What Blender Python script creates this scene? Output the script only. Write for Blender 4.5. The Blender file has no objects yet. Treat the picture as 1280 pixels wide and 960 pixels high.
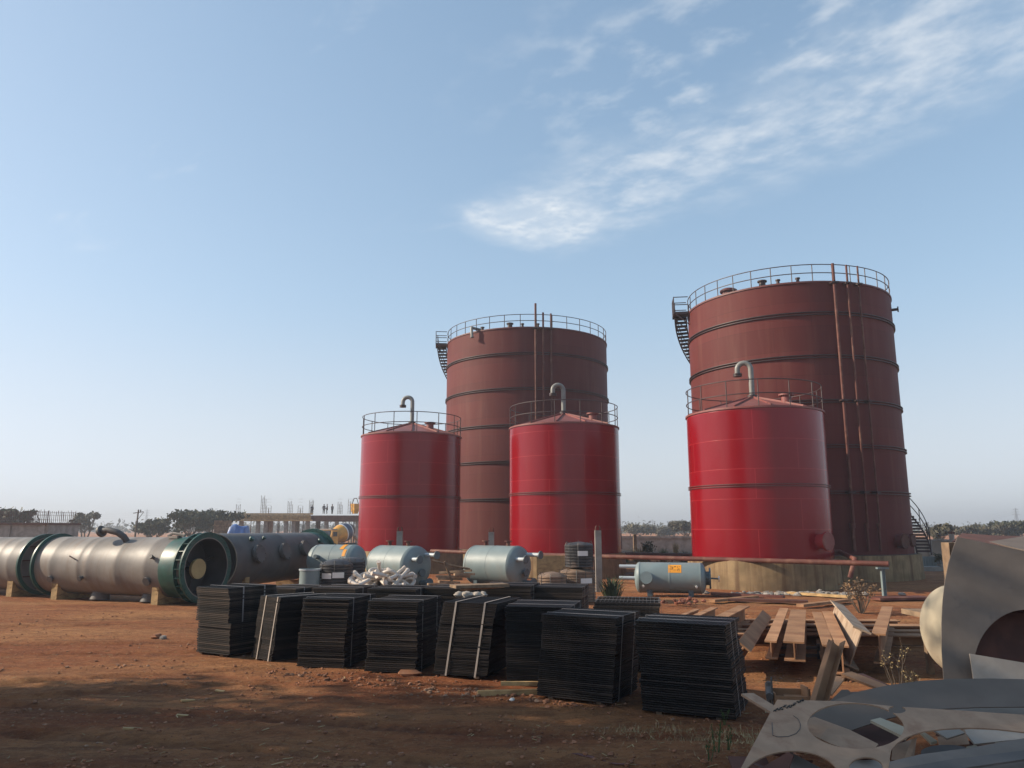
import bpy, math, random
from mathutils import Vector, Matrix, noise
from mathutils.geometry import delaunay_2d_cdt
R_ = math.radians
random.seed(7)
C = bpy.context.scene.collection

# ------------------------------------------------------------------ camera, sky, sun, exposure
CAM_H, FPX, HOR = 3.0, 960.0, 660.0
TH = math.atan((HOR - 480.0) / FPX)
cam_d = bpy.data.cameras.new("camera"); cam = bpy.data.objects.new("camera", cam_d); C.objects.link(cam)
cam.location = (0, 0, CAM_H); cam.rotation_euler = (R_(90) + TH, 0, 0)
cam_d.sensor_width = 36; cam_d.lens = 36 * FPX / 1280; cam_d.clip_start = 0.1; cam_d.clip_end = 6000
bpy.context.scene.camera = cam
SC = bpy.context.scene
SC.view_settings.view_transform = 'Standard'; SC.view_settings.look = 'None'
SC.view_settings.exposure = 0.50; SC.view_settings.gamma = 1.0; SC.view_settings.use_curve_mapping = False
SC.render.engine = 'CYCLES'
SC.cycles.max_bounces = 6; SC.cycles.volume_bounces = 0; SC.cycles.transparent_max_bounces = 6
SC.cycles.caustics_reflective = False; SC.cycles.caustics_refractive = False
SUN_AZ, SUN_EL = R_(87), R_(28)          # azimuth: left of the view direction
SKY = 0.15
w = bpy.data.worlds.new("World"); SC.world = w; w.use_nodes = True
nt = w.node_tree; nt.nodes.clear(); N = nt.nodes.new; L = nt.links.new

def mth(nt, op, a, b=None, c=None, clamp=False):
    n = nt.nodes.new('ShaderNodeMath'); n.operation = op; n.use_clamp = clamp
    for i, q in enumerate((a, b, c)):
        if q is None: continue
        if isinstance(q, (int, float)): n.inputs[i].default_value = q
        else: nt.links.new(q, n.inputs[i])
    return n.outputs[0]
def ramp(nt, src, lo, hi, smooth=True):
    n = nt.nodes.new('ShaderNodeMapRange'); n.interpolation_type = 'SMOOTHSTEP' if smooth else 'LINEAR'
    n.inputs['From Min'].default_value = lo; n.inputs['From Max'].default_value = hi
    nt.links.new(src, n.inputs['Value']); return n.outputs[0]
def mixc(nt, fac, a, b, blend='MIX'):
    n = nt.nodes.new('ShaderNodeMix'); n.data_type = 'RGBA'; n.blend_type = blend
    for s, q in ((n.inputs[0], fac), (n.inputs[6], a), (n.inputs[7], b)):
        if isinstance(q, (int, float)): s.default_value = q
        elif isinstance(q, tuple): s.default_value = (*q[:3], 1)
        else: nt.links.new(q, s)
    return n.outputs[2]

sky = N('ShaderNodeTexSky'); sky.sky_type = 'NISHITA'; sky.sun_disc = False
sky.sun_elevation = SUN_EL; sky.sun_rotation = -SUN_AZ
sky.altitude = 300; sky.air_density = 1.0; sky.dust_density = 1.3; sky.ozone_density = 1.0
tc = N('ShaderNodeTexCoord'); sep = N('ShaderNodeSeparateXYZ'); L(tc.outputs['Generated'], sep.inputs[0])
dz = mth(nt, 'MAXIMUM', sep.outputs[2], 0.02)
cx = mth(nt, 'DIVIDE', sep.outputs[0], dz); cy = mth(nt, 'DIVIDE', sep.outputs[1], dz)
# coordinates along / across the long cloud band (unit direction (0.69,-0.72))
al = mth(nt, 'ADD', mth(nt, 'MULTIPLY', cx, 0.69), mth(nt, 'MULTIPLY', mth(nt, 'SUBTRACT', cy, 2.55), -0.72))
ac = mth(nt, 'ADD', mth(nt, 'MULTIPLY', cx, 0.72), mth(nt, 'MULTIPLY', mth(nt, 'SUBTRACT', cy, 2.55), 0.69))
def skynoise(sa, sc_, scale, detail, rough, dist=0.0, off=0.0):
    cmb = N('ShaderNodeCombineXYZ'); L(mth(nt, 'MULTIPLY', al, sa), cmb.inputs[0]); L(mth(nt, 'MULTIPLY', ac, sc_), cmb.inputs[1]); cmb.inputs[2].default_value = off
    n = N('ShaderNodeTexNoise'); n.inputs['Scale'].default_value = scale; n.inputs['Detail'].default_value = detail
    n.inputs['Roughness'].default_value = rough; n.inputs['Distortion'].default_value = dist
    L(cmb.outputs[0], n.inputs['Vector']); return n.outputs[0]
wob = mth(nt, 'MULTIPLY', mth(nt, 'SUBTRACT', skynoise(1, 1, 2.2, 4, .55), 0.5), 0.50)
acw = mth(nt, 'ADD', ac, wob)
band = mth(nt, 'MULTIPLY', ramp(nt, mth(nt, 'ABSOLUTE', acw), 0.38, 0.0), mth(nt, 'MULTIPLY', ramp(nt, al, -0.12, 0.10), ramp(nt, al, 2.6, 1.2)))
clump = ramp(nt, skynoise(1.0, 1.15, 8.0, 5, .55, .1, 3.1), 0.30, 0.72)
fine = ramp(nt, skynoise(1.0, 1.0, 24.0, 4, .55, .1, 1.7), 0.25, 0.75)
bandc = mth(nt, 'MULTIPLY', band, mth(nt, 'ADD', 0.12, mth(nt, 'MULTIPLY', mth(nt, 'MULTIPLY', clump, 0.95), mth(nt, 'ADD', .6, mth(nt, 'MULTIPLY', fine, .4)))))
puffm = mth(nt, 'MULTIPLY', mth(nt, 'MULTIPLY', ramp(nt, ac, -0.95, -0.45), ramp(nt, ac, 0.05, -0.25)), mth(nt, 'MULTIPLY', ramp(nt, al, 0.35, 0.95), ramp(nt, al, 2.4, 1.5)))
puff = mth(nt, 'MULTIPLY', puffm, ramp(nt, skynoise(1.0, 1.3, 5.5, 5, .55, .1, 8.0), 0.46, 0.72))
wisp = mth(nt, 'MULTIPLY', ramp(nt, skynoise(.6, 1.6, 2.0, 6, .6, .6, 12.0), 0.60, 0.80), mth(nt, 'MULTIPLY', ramp(nt, cx, 0.1, -0.5), ramp(nt, cy, 3.2, 1.7)))
pd = mth(nt, 'ADD', mth(nt, 'POWER', mth(nt, 'ABSOLUTE', mth(nt, 'DIVIDE', mth(nt, 'SUBTRACT', al, .17), .30)), 2), mth(nt, 'POWER', mth(nt, 'ABSOLUTE', mth(nt, 'DIVIDE', mth(nt, 'ADD', acw, .02), .26)), 2))
patch = mth(nt, 'MULTIPLY', ramp(nt, pd, 1.0, .1), mth(nt, 'ADD', .45, mth(nt, 'MULTIPLY', mth(nt, 'MULTIPLY', clump, fine), .75)))
bandc = mth(nt, 'MAXIMUM', bandc, mth(nt, 'MULTIPLY', patch, 1.25))
cl = mth(nt, 'ADD', mth(nt, 'ADD', mth(nt, 'MULTIPLY', bandc, .50), mth(nt, 'MULTIPLY', puff, .40)), mth(nt, 'MULTIPLY', wisp, .42), clamp=True)
up = ramp(nt, sep.outputs[2], 0.05, 0.2)
cl = mth(nt, 'MULTIPLY', cl, up)
tint = mixc(nt, 1.0, sky.outputs[0], (.94, 1.045, .99), 'MULTIPLY')
hzn = mth(nt, 'ADD', .04, mth(nt, 'MULTIPLY', ramp(nt, sep.outputs[2], 0.30, 0.0), .72))
lum = N('ShaderNodeRGBToBW'); L(tint, lum.inputs[0])
grey = N('ShaderNodeVectorMath'); grey.operation = 'SCALE'; grey.inputs[0].default_value = (1.0, 1.0, .96); L(lum.outputs[0], grey.inputs['Scale'])
tint = mixc(nt, hzn, tint, grey.outputs[0])
den = N('ShaderNodeVectorMath'); den.operation = 'MULTIPLY_ADD'; L(tint, den.inputs[0]); den.inputs[1].default_value = (.265, .235, .185); den.inputs[2].default_value = (1, 1, 1)
num = N('ShaderNodeVectorMath'); num.operation = 'SCALE'; L(tint, num.inputs[0]); num.inputs['Scale'].default_value = 1.66
soft = N('ShaderNodeVectorMath'); soft.operation = 'DIVIDE'; L(num.outputs[0], soft.inputs[0]); L(den.outputs[0], soft.inputs[1])
skyc = mixc(nt, cl, soft.outputs[0], (4.6, 4.7, 4.75))
bg = N('ShaderNodeBackground'); bg.inputs['Strength'].default_value = SKY
L(skyc, bg.inputs['Color']); out = N('ShaderNodeOutputWorld'); L(bg.outputs[0], out.inputs['Surface'])

sd = bpy.data.lights.new("sun", 'SUN'); sd.energy = 4.6; sd.angle = R_(0.53); sd.color = (1.0, 0.86, 0.68)
so = bpy.data.objects.new("sun", sd); C.objects.link(so)
sdir = Vector((-math.sin(SUN_AZ) * math.cos(SUN_EL), math.cos(SUN_AZ) * math.cos(SUN_EL), math.sin(SUN_EL)))
so.rotation_euler = sdir.to_track_quat('Z', 'Y').to_euler(); so.location = (-30, 0, 40)

# ------------------------------------------------------------------ helpers
def ray(px, py):
    u, v = px - 640.0, py - 480.0
    f = FPX * math.cos(TH) + v * math.sin(TH)
    return u / f, (FPX * math.sin(TH) - v * math.cos(TH)) / f
def P(px, py, d):
    a, b = ray(px, py); return Vector((a * d, d, CAM_H + b * d))
def G(px, py, z=0.0):
    a, b = ray(px, py); d = (z - CAM_H) / b; return Vector((a * d, d, z))
def onplane(px, py, p0, n):
    a, b = ray(px, py); dv = Vector((a, 1, b)); o = Vector((0, 0, CAM_H))
    return o + dv * ((p0 - o).dot(n) / dv.dot(n))

class MB:
    def __init__(s): s.v = []; s.f = []; s.uv = []; s.M = Matrix()
    def add(s, vs, fs, uvs=None):
        b = len(s.v); s.v += [s.M @ Vector(q) for q in vs]
        for i, f in enumerate(fs):
            s.f.append(tuple(b + k for k in f)); s.uv.append(uvs[i] if uvs else None)
    def box(s, c, sz, rot=None):
        c = Vector(c); h = [q / 2 for q in sz]; vs = []
        for z in (-1, 1):
            for x, y in ((-1, -1), (1, -1), (1, 1), (-1, 1)):
                p = Vector((x * h[0], y * h[1], z * h[2]))
                if rot: p = rot @ p
                vs.append(c + p)
        s.add(vs, [(3, 2, 1, 0), (4, 5, 6, 7), (0, 1, 5, 4), (1, 2, 6, 5), (2, 3, 7, 6), (3, 0, 4, 7)])
    def bar(s, p0, p1, wd, hg, upv=(0, 0, 1)):
        p0, p1 = Vector(p0), Vector(p1); x = (p1 - p0).normalized(); u = Vector(upv)
        if abs(x.dot(u)) > .98: u = Vector((0, 1, 0))
        y = u.cross(x).normalized(); z = x.cross(y)
        s.box((p0 + p1) / 2, ((p1 - p0).length, wd, hg), Matrix((x, y, z)).transposed())
    def tube(s, pts, r, n=8, closed=False, caps=True):
        pts = [Vector(p) for p in pts]; m = len(pts); rr = r if isinstance(r, (list, tuple)) else [r] * m
        vs = []; prev = None
        for i, p in enumerate(pts):
            if closed: t = pts[(i + 1) % m] - pts[i - 1]
            else: t = pts[min(i + 1, m - 1)] - pts[max(i - 1, 0)]
            t.normalize()
            if prev is None:
                a = Vector((0, 0, 1)) if abs(t.z) < .9 else Vector((1, 0, 0)); a = (a - t * a.dot(t)).normalized()
            else: a = (prev - t * prev.dot(t)).normalized()
            prev = a; b = t.cross(a)
            vs += [p + (a * math.cos(2 * math.pi * k / n) + b * math.sin(2 * math.pi * k / n)) * rr[i] for k in range(n)]
        fs = []
        for i in range(m if closed else m - 1):
            j = (i + 1) % m
            for k in range(n):
                q = (k + 1) % n; fs.append((i * n + k, i * n + q, j * n + q, j * n + k))
        if caps and not closed: fs += [tuple(range(n))[::-1], tuple((m - 1) * n + k for k in range(n))]
        s.add(vs, fs)
    def cyl(s, p0, p1, r, n=12, r1=None): s.tube([p0, p1], [r, r if r1 is None else r1], n)
    def lathe(s, prof, n=48, M=None, a0=0.0, a1=2 * math.pi):
        """prof = [(r,z)...] going round the outside; uv in metres"""
        full = abs(a1 - a0 - 2 * math.pi) < 1e-6; cols = n if full else n + 1; vs = []; fs = []; uvs = []
        M = M or Matrix(); R0 = max(p[0] for p in prof)
        for k in range(cols):
            a = a0 + (a1 - a0) * k / n
            vs += [M @ Vector((r * math.cos(a), r * math.sin(a), z)) for r, z in prof]
        m = len(prof); ln = [0]
        for i in range(1, m): ln.append(ln[-1] + math.hypot(prof[i][0] - prof[i - 1][0], prof[i][1] - prof[i - 1][1]))
        for k in range(n):
            q = (k + 1) % cols
            for i in range(m - 1):
                A, B = prof[i][0] < 1e-6, prof[i + 1][0] < 1e-6
                if A and B: continue
                ua, ub = R0 * (a0 + (a1 - a0) * k / n), R0 * (a0 + (a1 - a0) * (k + 1) / n)
                if A: fs.append((k * m + i, q * m + i + 1, k * m + i + 1)); uvs.append(((ua, ln[i]), (ub, ln[i + 1]), (ua, ln[i + 1])))
                elif B: fs.append((k * m + i, q * m + i, k * m + i + 1)); uvs.append(((ua, ln[i]), (ub, ln[i]), (ua, ln[i + 1])))
                else:
                    fs.append((k * m + i, q * m + i, q * m + i + 1, k * m + i + 1)); uvs.append(((ua, ln[i]), (ub, ln[i]), (ub, ln[i + 1]), (ua, ln[i + 1])))
        s.add(vs, fs, uvs)
    def slab(s, poly, th, M=None, holes=()):
        """poly in 2D, extruded from z=-th to z=0; holes cut through"""
        M = M or Matrix(); loops = [list(poly)] + [list(h) for h in holes]; pts = []; edges = []
        for lp in loops:
            b = len(pts); pts += [Vector(p) for p in lp]; edges += [(b + i, b + (i + 1) % len(lp)) for i in range(len(lp))]
        ov, oe, of, *_ = delaunay_2d_cdt(pts, edges, [], 1 if not holes else 0, 1e-5)
        def inside(p, lp):
            c = False; j = len(lp) - 1
            for i in range(len(lp)):
                a, b = lp[i], lp[j]
                if (a[1] > p.y) != (b[1] > p.y) and p.x < (b[0] - a[0]) * (p.y - a[1]) / (b[1] - a[1]) + a[0]: c = not c
                j = i
            return c
        keep = []
        for f in of:
            c = sum((ov[k] for k in f), Vector((0, 0))) / len(f)
            if inside(c, loops[0]) and not any(inside(c, h) for h in loops[1:]): keep.append(tuple(f))
        n = len(ov)
        vs = [M @ Vector((p.x, p.y, 0)) for p in ov] + [M @ Vector((p.x, p.y, -th)) for p in ov]
        cnt = {}
        ff = []
        for f in keep:
            a = ov[f[0]]; b = ov[f[1]]; c = ov[f[2]]
            if (b - a).cross(c - a) < 0: f = f[::-1]
            ff.append(f)
            for i in range(len(f)): cnt[(f[i], f[(i + 1) % len(f)])] = 1
        fs = ff + [tuple(k + n for k in f[::-1]) for f in ff]
        for (a, b) in cnt:
            if (b, a) not in cnt: fs.append((b, a, a + n, b + n))
        s.add(vs, fs)
    def build(s, name, mat, parent=None, loc=None, smooth=38, rot=None):
        me = bpy.data.meshes.new(name); me.from_pydata([tuple(p) for p in s.v], [], s.f)
        if any(u for u in s.uv):
            ul = me.uv_layers.new(name="UVMap"); i = 0
            for f, u in zip(s.f, s.uv):
                for k in range(len(f)):
                    if u: ul.data[i].uv = u[k]
                    i += 1
        me.materials.append(mat)
        if smooth:
            me.polygons.foreach_set('use_smooth', [True] * len(me.polygons)); me.set_sharp_from_angle(angle=R_(smooth))
        o = bpy.data.objects.new(name, me); C.objects.link(o)
        if parent: o.parent = parent
        if loc is not None: o.location = loc
        if rot is not None: o.rotation_euler = rot
        return o
def tag(o, label=None, cat=None, group=None, kind=None):
    for k, q in (('label', label), ('category', cat), ('group', group), ('kind', kind)):
        if q: o[k] = q
    return o
def thing(name, loc, label, cat, rz=0.0, group=None):
    o = bpy.data.objects.new(name, None); C.objects.link(o); o.location = loc; o.rotation_euler = (0, 0, rz); o.empty_display_size = .3
    return tag(o, label, cat, group)
def copy_tree(o, parent=None):
    c = o.copy(); C.objects.link(c)
    if parent: c.parent = parent
    for ch in list(o.children): copy_tree(ch, c)
    return c
def alongM(p0, p1, upv=(0, 0, 1)):
    """matrix whose local Z runs from p0 to p1"""
    p0, p1 = Vector(p0), Vector(p1); z = (p1 - p0).normalized(); u = Vector(upv)
    if abs(z.dot(u)) > .98: u = Vector((0, 1, 0))
    x = u.cross(z).normalized(); y = z.cross(x)
    M = Matrix((x, y, z)).transposed().to_4x4(); M.translation = p0; return M
XAX = Matrix.Rotation(R_(90), 4, 'Y')      # lathe axis Z -> X

# ------------------------------------------------------------------ materials
def new_mat(name):
    m = bpy.data.materials.new(name); m.use_nodes = True; nt = m.node_tree
    return m, nt, nt.nodes['Principled BSDF']
def nnoise(nt, vec, scale, detail=5, rough=.55, dist=0.0, sc=(1, 1, 1)):
    if sc != (1, 1, 1):
        mp = nt.nodes.new('ShaderNodeMapping'); mp.inputs['Scale'].default_value = sc; nt.links.new(vec, mp.inputs['Vector']); vec = mp.outputs[0]
    n = nt.nodes.new('ShaderNodeTexNoise'); n.inputs['Scale'].default_value = scale; n.inputs['Detail'].default_value = detail
    n.inputs['Roughness'].default_value = rough; n.inputs['Distortion'].default_value = dist
    nt.links.new(vec, n.inputs['Vector']); return n.outputs[0]
def sc3(c, k): return tuple(q * k for q in c)
def bumpn(nt, b, h, strength, dist):
    n = nt.nodes.new('ShaderNodeBump'); n.inputs['Strength'].default_value = strength; n.inputs['Distance'].default_value = dist
    nt.links.new(h, n.inputs['Height']); nt.links.new(n.outputs[0], b.inputs['Normal']); return n
def pmat(name, base, rough=.6, metal=0.0, var=.25, scale=2.0, bump=.15, bscale=30, bdist=.01, dirt=None, damt=.5, dscale=1.3, dsc=(1, 1, 1), dlo=.48, dhi=.68, coat=0.0, rvar=.12, ovar=0.0, spec=None):
    m, nt, b = new_mat(name); tc = nt.nodes.new('ShaderNodeTexCoord'); v = tc.outputs['Object']
    c = mixc(nt, ramp(nt, nnoise(nt, v, scale), .3, .7), sc3(base, 1 - var), sc3(base, 1 + var))
    if dirt:
        d = ramp(nt, nnoise(nt, v, dscale, 7, .62, .4, dsc), dlo, dhi)
        c = mixc(nt, mth(nt, 'MULTIPLY', d, damt), c, dirt)
    if ovar:
        oi = nt.nodes.new('ShaderNodeObjectInfo'); k_ = ramp(nt, oi.outputs['Random'], 0, 1, False); k_ = mth(nt, 'POWER', k_, 2.2); k_ = mth(nt, 'ADD', 1 - ovar, mth(nt, 'MULTIPLY', k_, 3.2 * ovar)); vm = nt.nodes.new('ShaderNodeVectorMath'); vm.operation = 'SCALE'; nt.links.new(c, vm.inputs[0]); nt.links.new(k_, vm.inputs['Scale']); c = vm.outputs[0]
        b.inputs['Specular IOR Level'].default_value = .25
    nt.links.new(c, b.inputs['Base Color'])
    r = mth(nt, 'ADD', rough - rvar / 2, mth(nt, 'MULTIPLY', nnoise(nt, v, scale * 3), rvar)); nt.links.new(r, b.inputs['Roughness'])
    b.inputs['Metallic'].default_value = metal
    if coat: b.inputs['Coat Weight'].default_value = coat; b.inputs['Coat Roughness'].default_value = .12
    if spec is not None: b.inputs['Specular IOR Level'].default_value = spec
    if bump: bumpn(nt, b, nnoise(nt, v, bscale, 6, .65), bump, bdist)
    return m
def tank_mat(name, base, rough, plate_w, plate_h, seam, seamv=.35, coat=0.0, dust=(.21, .10, .07), damt=.18, pvar=.09, spec=.5):
    m, nt, b = new_mat(name); tc = nt.nodes.new('ShaderNodeTexCoord'); uv = tc.outputs['UV']; ob = tc.outputs['Object']
    br = nt.nodes.new('ShaderNodeTexBrick'); nt.links.new(uv, br.inputs['Vector']); br.offset = .37; br.squash = 1
    br.inputs['Scale'].default_value = 1; br.inputs['Brick Width'].default_value = plate_w; br.inputs['Row Height'].default_value = plate_h
    br.inputs['Mortar Size'].default_value = .022; br.inputs['Mortar Smooth'].default_value = .5; br.inputs['Bias'].default_value = 0
    br.inputs['Color1'].default_value = (*sc3(base, 1 - pvar), 1); br.inputs['Color2'].default_value = (*sc3(base, 1 + pvar), 1); br.inputs['Mortar'].default_value = (*seam, 1)
    plain = mixc(nt, ramp(nt, nnoise(nt, uv, .5, 4), .3, .7), sc3(base, .93), sc3(base, 1.07))
    c = mixc(nt, mth(nt, 'ADD', .55, mth(nt, 'MULTIPLY', br.outputs['Fac'], seamv - .55 + .45)), plain, br.outputs['Color'])
    st = ramp(nt, nnoise(nt, uv, 1.0, 7, .6, .2, (1.6, .12, 1)), .46, .75)
    c = mixc(nt, mth(nt, 'MULTIPLY', st, damt), c, dust)
    sp = ramp(nt, nnoise(nt, ob, 1.1, 6, .6), .58, .76)
    c = mixc(nt, mth(nt, 'MULTIPLY', sp, damt * .8), c, sc3(base, .62))
    nt.links.new(c, b.inputs['Base Color'])
    r = mth(nt, 'ADD', rough - .05, mth(nt, 'MULTIPLY', nnoise(nt, uv, 2.0, 5, .6, 0, (1, .3, 1)), .12)); nt.links.new(r, b.inputs['Roughness'])
    b.inputs['Specular IOR Level'].default_value = spec
    if coat: b.inputs['Coat Weight'].default_value = coat; b.inputs['Coat Roughness'].default_value = .16
    h = mth(nt, 'ADD', mth(nt, 'MULTIPLY', br.outputs['Fac'], .35), mth(nt, 'MULTIPLY', nnoise(nt, uv, .8, 3), 2.2))
    bumpn(nt, b, h, .35, .012)
    return m
M_red = tank_mat('glossy_red_paint', (.205, .0006, .0055), .22, 6.0, 1.5, (.34, .03, .032), .30, coat=0, damt=.10, pvar=.10, spec=.36, dust=(.22, .07, .05))
M_primer = tank_mat('red_oxide_primer', (.105, .0195, .0165), .64, 6.0, 1.5, (.07, .014, .012), .25, damt=.22, pvar=.17, spec=.2)
M_primer2 = pmat('red_oxide_steel', (.13, .035, .03), .55, var=.2)
M_redroof = pmat('faded_red_roof', (.21, .06, .05), .55, var=.15, dirt=(.22, .11, .085), damt=.5)
M_rail = pmat('dark_rail_steel', (.045, .02, .018), .5, var=.2, bump=0)
M_brownpipe = pmat('brown_pipe_primer', (.115, .04, .03), .6, ovar=.12, var=.2, scale=1.5, bump=.1, dirt=(.3, .17, .11), damt=.4)
M_ventgrey = pmat('grey_vent_paint', (.20, .20, .18), .45, var=.15, bump=.05)
M_conc = pmat('stained_concrete', (.24, .165, .09), .9, var=.25, spec=.15, scale=1.2, bump=.3, bscale=14, bdist=.02, dirt=(.085, .04, .022), damt=.85, dscale=1.5, dsc=(2.0, 2.0, .12), dlo=.42, dhi=.72)
M_conc2 = pmat('grey_concrete', (.27, .24, .21), .85, var=.2, scale=1.5, bump=.3, bscale=12, bdist=.02, dirt=(.12, .1, .08), damt=.5)
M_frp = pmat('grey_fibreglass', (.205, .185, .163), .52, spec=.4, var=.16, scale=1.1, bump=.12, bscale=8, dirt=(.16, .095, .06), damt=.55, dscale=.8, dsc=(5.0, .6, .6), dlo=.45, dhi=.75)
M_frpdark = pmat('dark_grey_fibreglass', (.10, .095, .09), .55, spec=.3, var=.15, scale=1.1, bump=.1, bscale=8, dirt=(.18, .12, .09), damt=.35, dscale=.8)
M_green = pmat('green_flange_paint', (.014, .075, .06), .42, var=.25, bump=.1, dirt=(.10, .08, .06), damt=.3)
M_inside = pmat('dark_vessel_lining', (.035, .03, .03), .6, var=.3, scale=1.0)
M_tancover = pmat('yellow_board', (.42, .30, .13), .7, var=.12)
M_wood = pmat('pale_timber', (.42, .28, .13), .75, ovar=.12, var=.25, scale=3, bump=.25, bscale=25, dirt=(.16, .085, .04), damt=.6, dscale=2.5, dsc=(1, 1, 3))
M_wood2 = pmat('weathered_timber', (.22, .15, .095), .8, ovar=.15, var=.3, scale=4, bump=.25, bscale=25, dirt=(.1, .06, .04), damt=.5)
M_blue = pmat('blue_grey_paint', (.18, .23, .235), .5, var=.10, scale=1.0, bump=.06, bscale=12, dirt=(.26, .20, .15), damt=.35, dscale=.9, dlo=.45, dhi=.75)
M_bluedk = pmat('dark_blue_grey_paint', (.07, .10, .115), .45, var=.15, bump=.06)
M_palepipe = pmat('pale_grey_pipe', (.40, .44, .46), .4, var=.1, bump=0)
M_orange = pmat('orange_notice', (.75, .30, .015), .5, var=.06, bump=0)
M_yellow = pmat('machine_yellow', (.62, .30, .03), .45, var=.15, bump=0, dirt=(.2, .12, .07), damt=.4)
M_ink = pmat('dark_ink', (.03, .025, .02), .7, var=.1, bump=0)
M_black = pmat('black_panel_coating', (.013, .0095, .008), .6, ovar=.6, var=.35, scale=1.4, bump=.2, bscale=40, bdist=.004, dirt=(.05, .036, .028), damt=.4, dscale=1.1, dsc=(1, 1, 2), dlo=.46, dhi=.72)
M_black2 = pmat('black_panel_dusty', (.024, .0175, .0135), .62, ovar=.6, var=.35, scale=1.4, bump=.2, bscale=40, bdist=.004, dirt=(.11, .078, .055), damt=.5, dscale=1.1, dsc=(1, 1, 2), dlo=.44, dhi=.70)
M_strap = pmat('grey_strap', (.22, .20, .19), .5, var=.2, bump=0)
M_strapw = pmat('pale_strap', (.33, .28, .24), .5, var=.15, bump=0)
M_drum = pmat('black_plastic', (.035, .033, .034), .5, var=.3, bump=.1, dirt=(.17, .11, .08), damt=.5)
M_drumb = pmat('brown_dusty_plastic', (.20, .13, .085), .65, var=.25, bump=.1, dirt=(.05, .04, .035), damt=.5, dsc=(1, 1, 3))
M_white = pmat('white_pvc', (.55, .48, .41), .5, var=.15, bump=.05, dirt=(.35, .22, .14), damt=.55)
M_label = pmat('white_label', (.70, .68, .64), .6, var=.05, bump=0)
M_rustlit = pmat('dusty_rust_steel', (.32, .175, .095), .8, spec=.2, ovar=.12, var=.2, scale=1.6, bump=.15, dirt=(.20, .09, .05), damt=.55, dscale=1.2)
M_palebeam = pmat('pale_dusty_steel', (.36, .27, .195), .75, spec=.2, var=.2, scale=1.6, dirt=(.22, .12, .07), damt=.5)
M_steel = pmat('mill_scale_steel', (.12, .105, .095), .65, spec=.25, var=.25, scale=1.2, bump=.08, dirt=(.24, .14, .09), damt=.4, dscale=.9)
M_steelgrey = pmat('grey_mill_plate', (.18, .147, .122), .7, spec=.2, var=.14, scale=1.3, bump=.05, dirt=(.09, .085, .085), damt=.5, dscale=2.3, dlo=.56, dhi=.72)
M_steelblue = pmat('blue_grey_plate', (.145, .113, .09), .7, spec=.2, var=.15, scale=1.0, bump=.05, dirt=(.14, .10, .08), damt=.3)
M_tanplate = pmat('tan_rusted_plate', (.36, .235, .155), .8, spec=.2, var=.16, scale=2.4, bump=.2, bscale=26, dirt=(.20, .10, .06), damt=.6, dscale=2.6, dlo=.46, dhi=.72)
M_palesteel = pmat('pale_plate', (.36, .31, .26), .65, spec=.25, var=.12, bump=.05, dirt=(.25, .18, .12), damt=.3)
M_rust = pmat('dark_rust', (.095, .035, .022), .8, var=.3, scale=2, bump=.2)
M_cream = pmat('cream_primer', (.42, .36, .26), .7, spec=.2, var=.08, scale=1, bump=.05, dirt=(.34, .27, .19), damt=.35)
M_darkglass = pmat('dark_glass', (.02, .025, .03), .1, var=.1, bump=0)
M_tyre = pmat('black_rubber', (.02, .02, .02), .8, var=.2, bump=0)
M_tarp = pmat('blue_tarpaulin', (.05, .13, .35), .5, var=.3, scale=1.5, bump=.3, bscale=5, bdist=.05)
M_navy = pmat('navy_paint', (.012, .025, .07), .4, bump=0)
M_wall = pmat('compound_wall_blocks', (.28, .22, .17), .9, var=.2, scale=.8, bump=.3, bscale=6, dirt=(.42, .36, .29), damt=.4)
M_cloth = [pmat('dark_shirt', (.03, .035, .05), .8, bump=0), pmat('dark_trousers', (.025, .025, .03), .85, bump=0)]
M_skin = pmat('brown_skin', (.12, .06, .04), .6, bump=0)
M_hair = pmat('black_hair', (.01, .01, .01), .6, bump=0)
M_bark = pmat('grey_bark', (.10, .075, .055), .9, var=.3, bump=.3, bscale=9)
def leaf_mat(name, c1, c2):
    m, nt, b = new_mat(name); tc = nt.nodes.new('ShaderNodeTexCoord'); oi = nt.nodes.new('ShaderNodeObjectInfo')
    c = mixc(nt, ramp(nt, nnoise(nt, tc.outputs['Object'], 1.1, 4), .35, .65), c1, c2)
    nt.links.new(c, b.inputs['Base Color']); b.inputs['Roughness'].default_value = .65
    b.inputs['Specular IOR Level'].default_value = .25
    return m
M_leaf = leaf_mat('acacia_leaf', (.040, .045, .024), (.085, .085, .045))
M_leaf2 = leaf_mat('dusty_leaf', (.060, .056, .036), (.115, .10, .062))
M_leafg = leaf_mat('green_leaf', (.045, .085, .025), (.10, .14, .05))
M_leafd = leaf_mat('dark_green_leaf', (.035, .055, .022), (.07, .09, .04))
M_dry = leaf_mat('dry_leaf', (.16, .095, .05), (.28, .18, .10))
M_straw = leaf_mat('straw', (.30, .21, .10), (.45, .34, .17))
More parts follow.
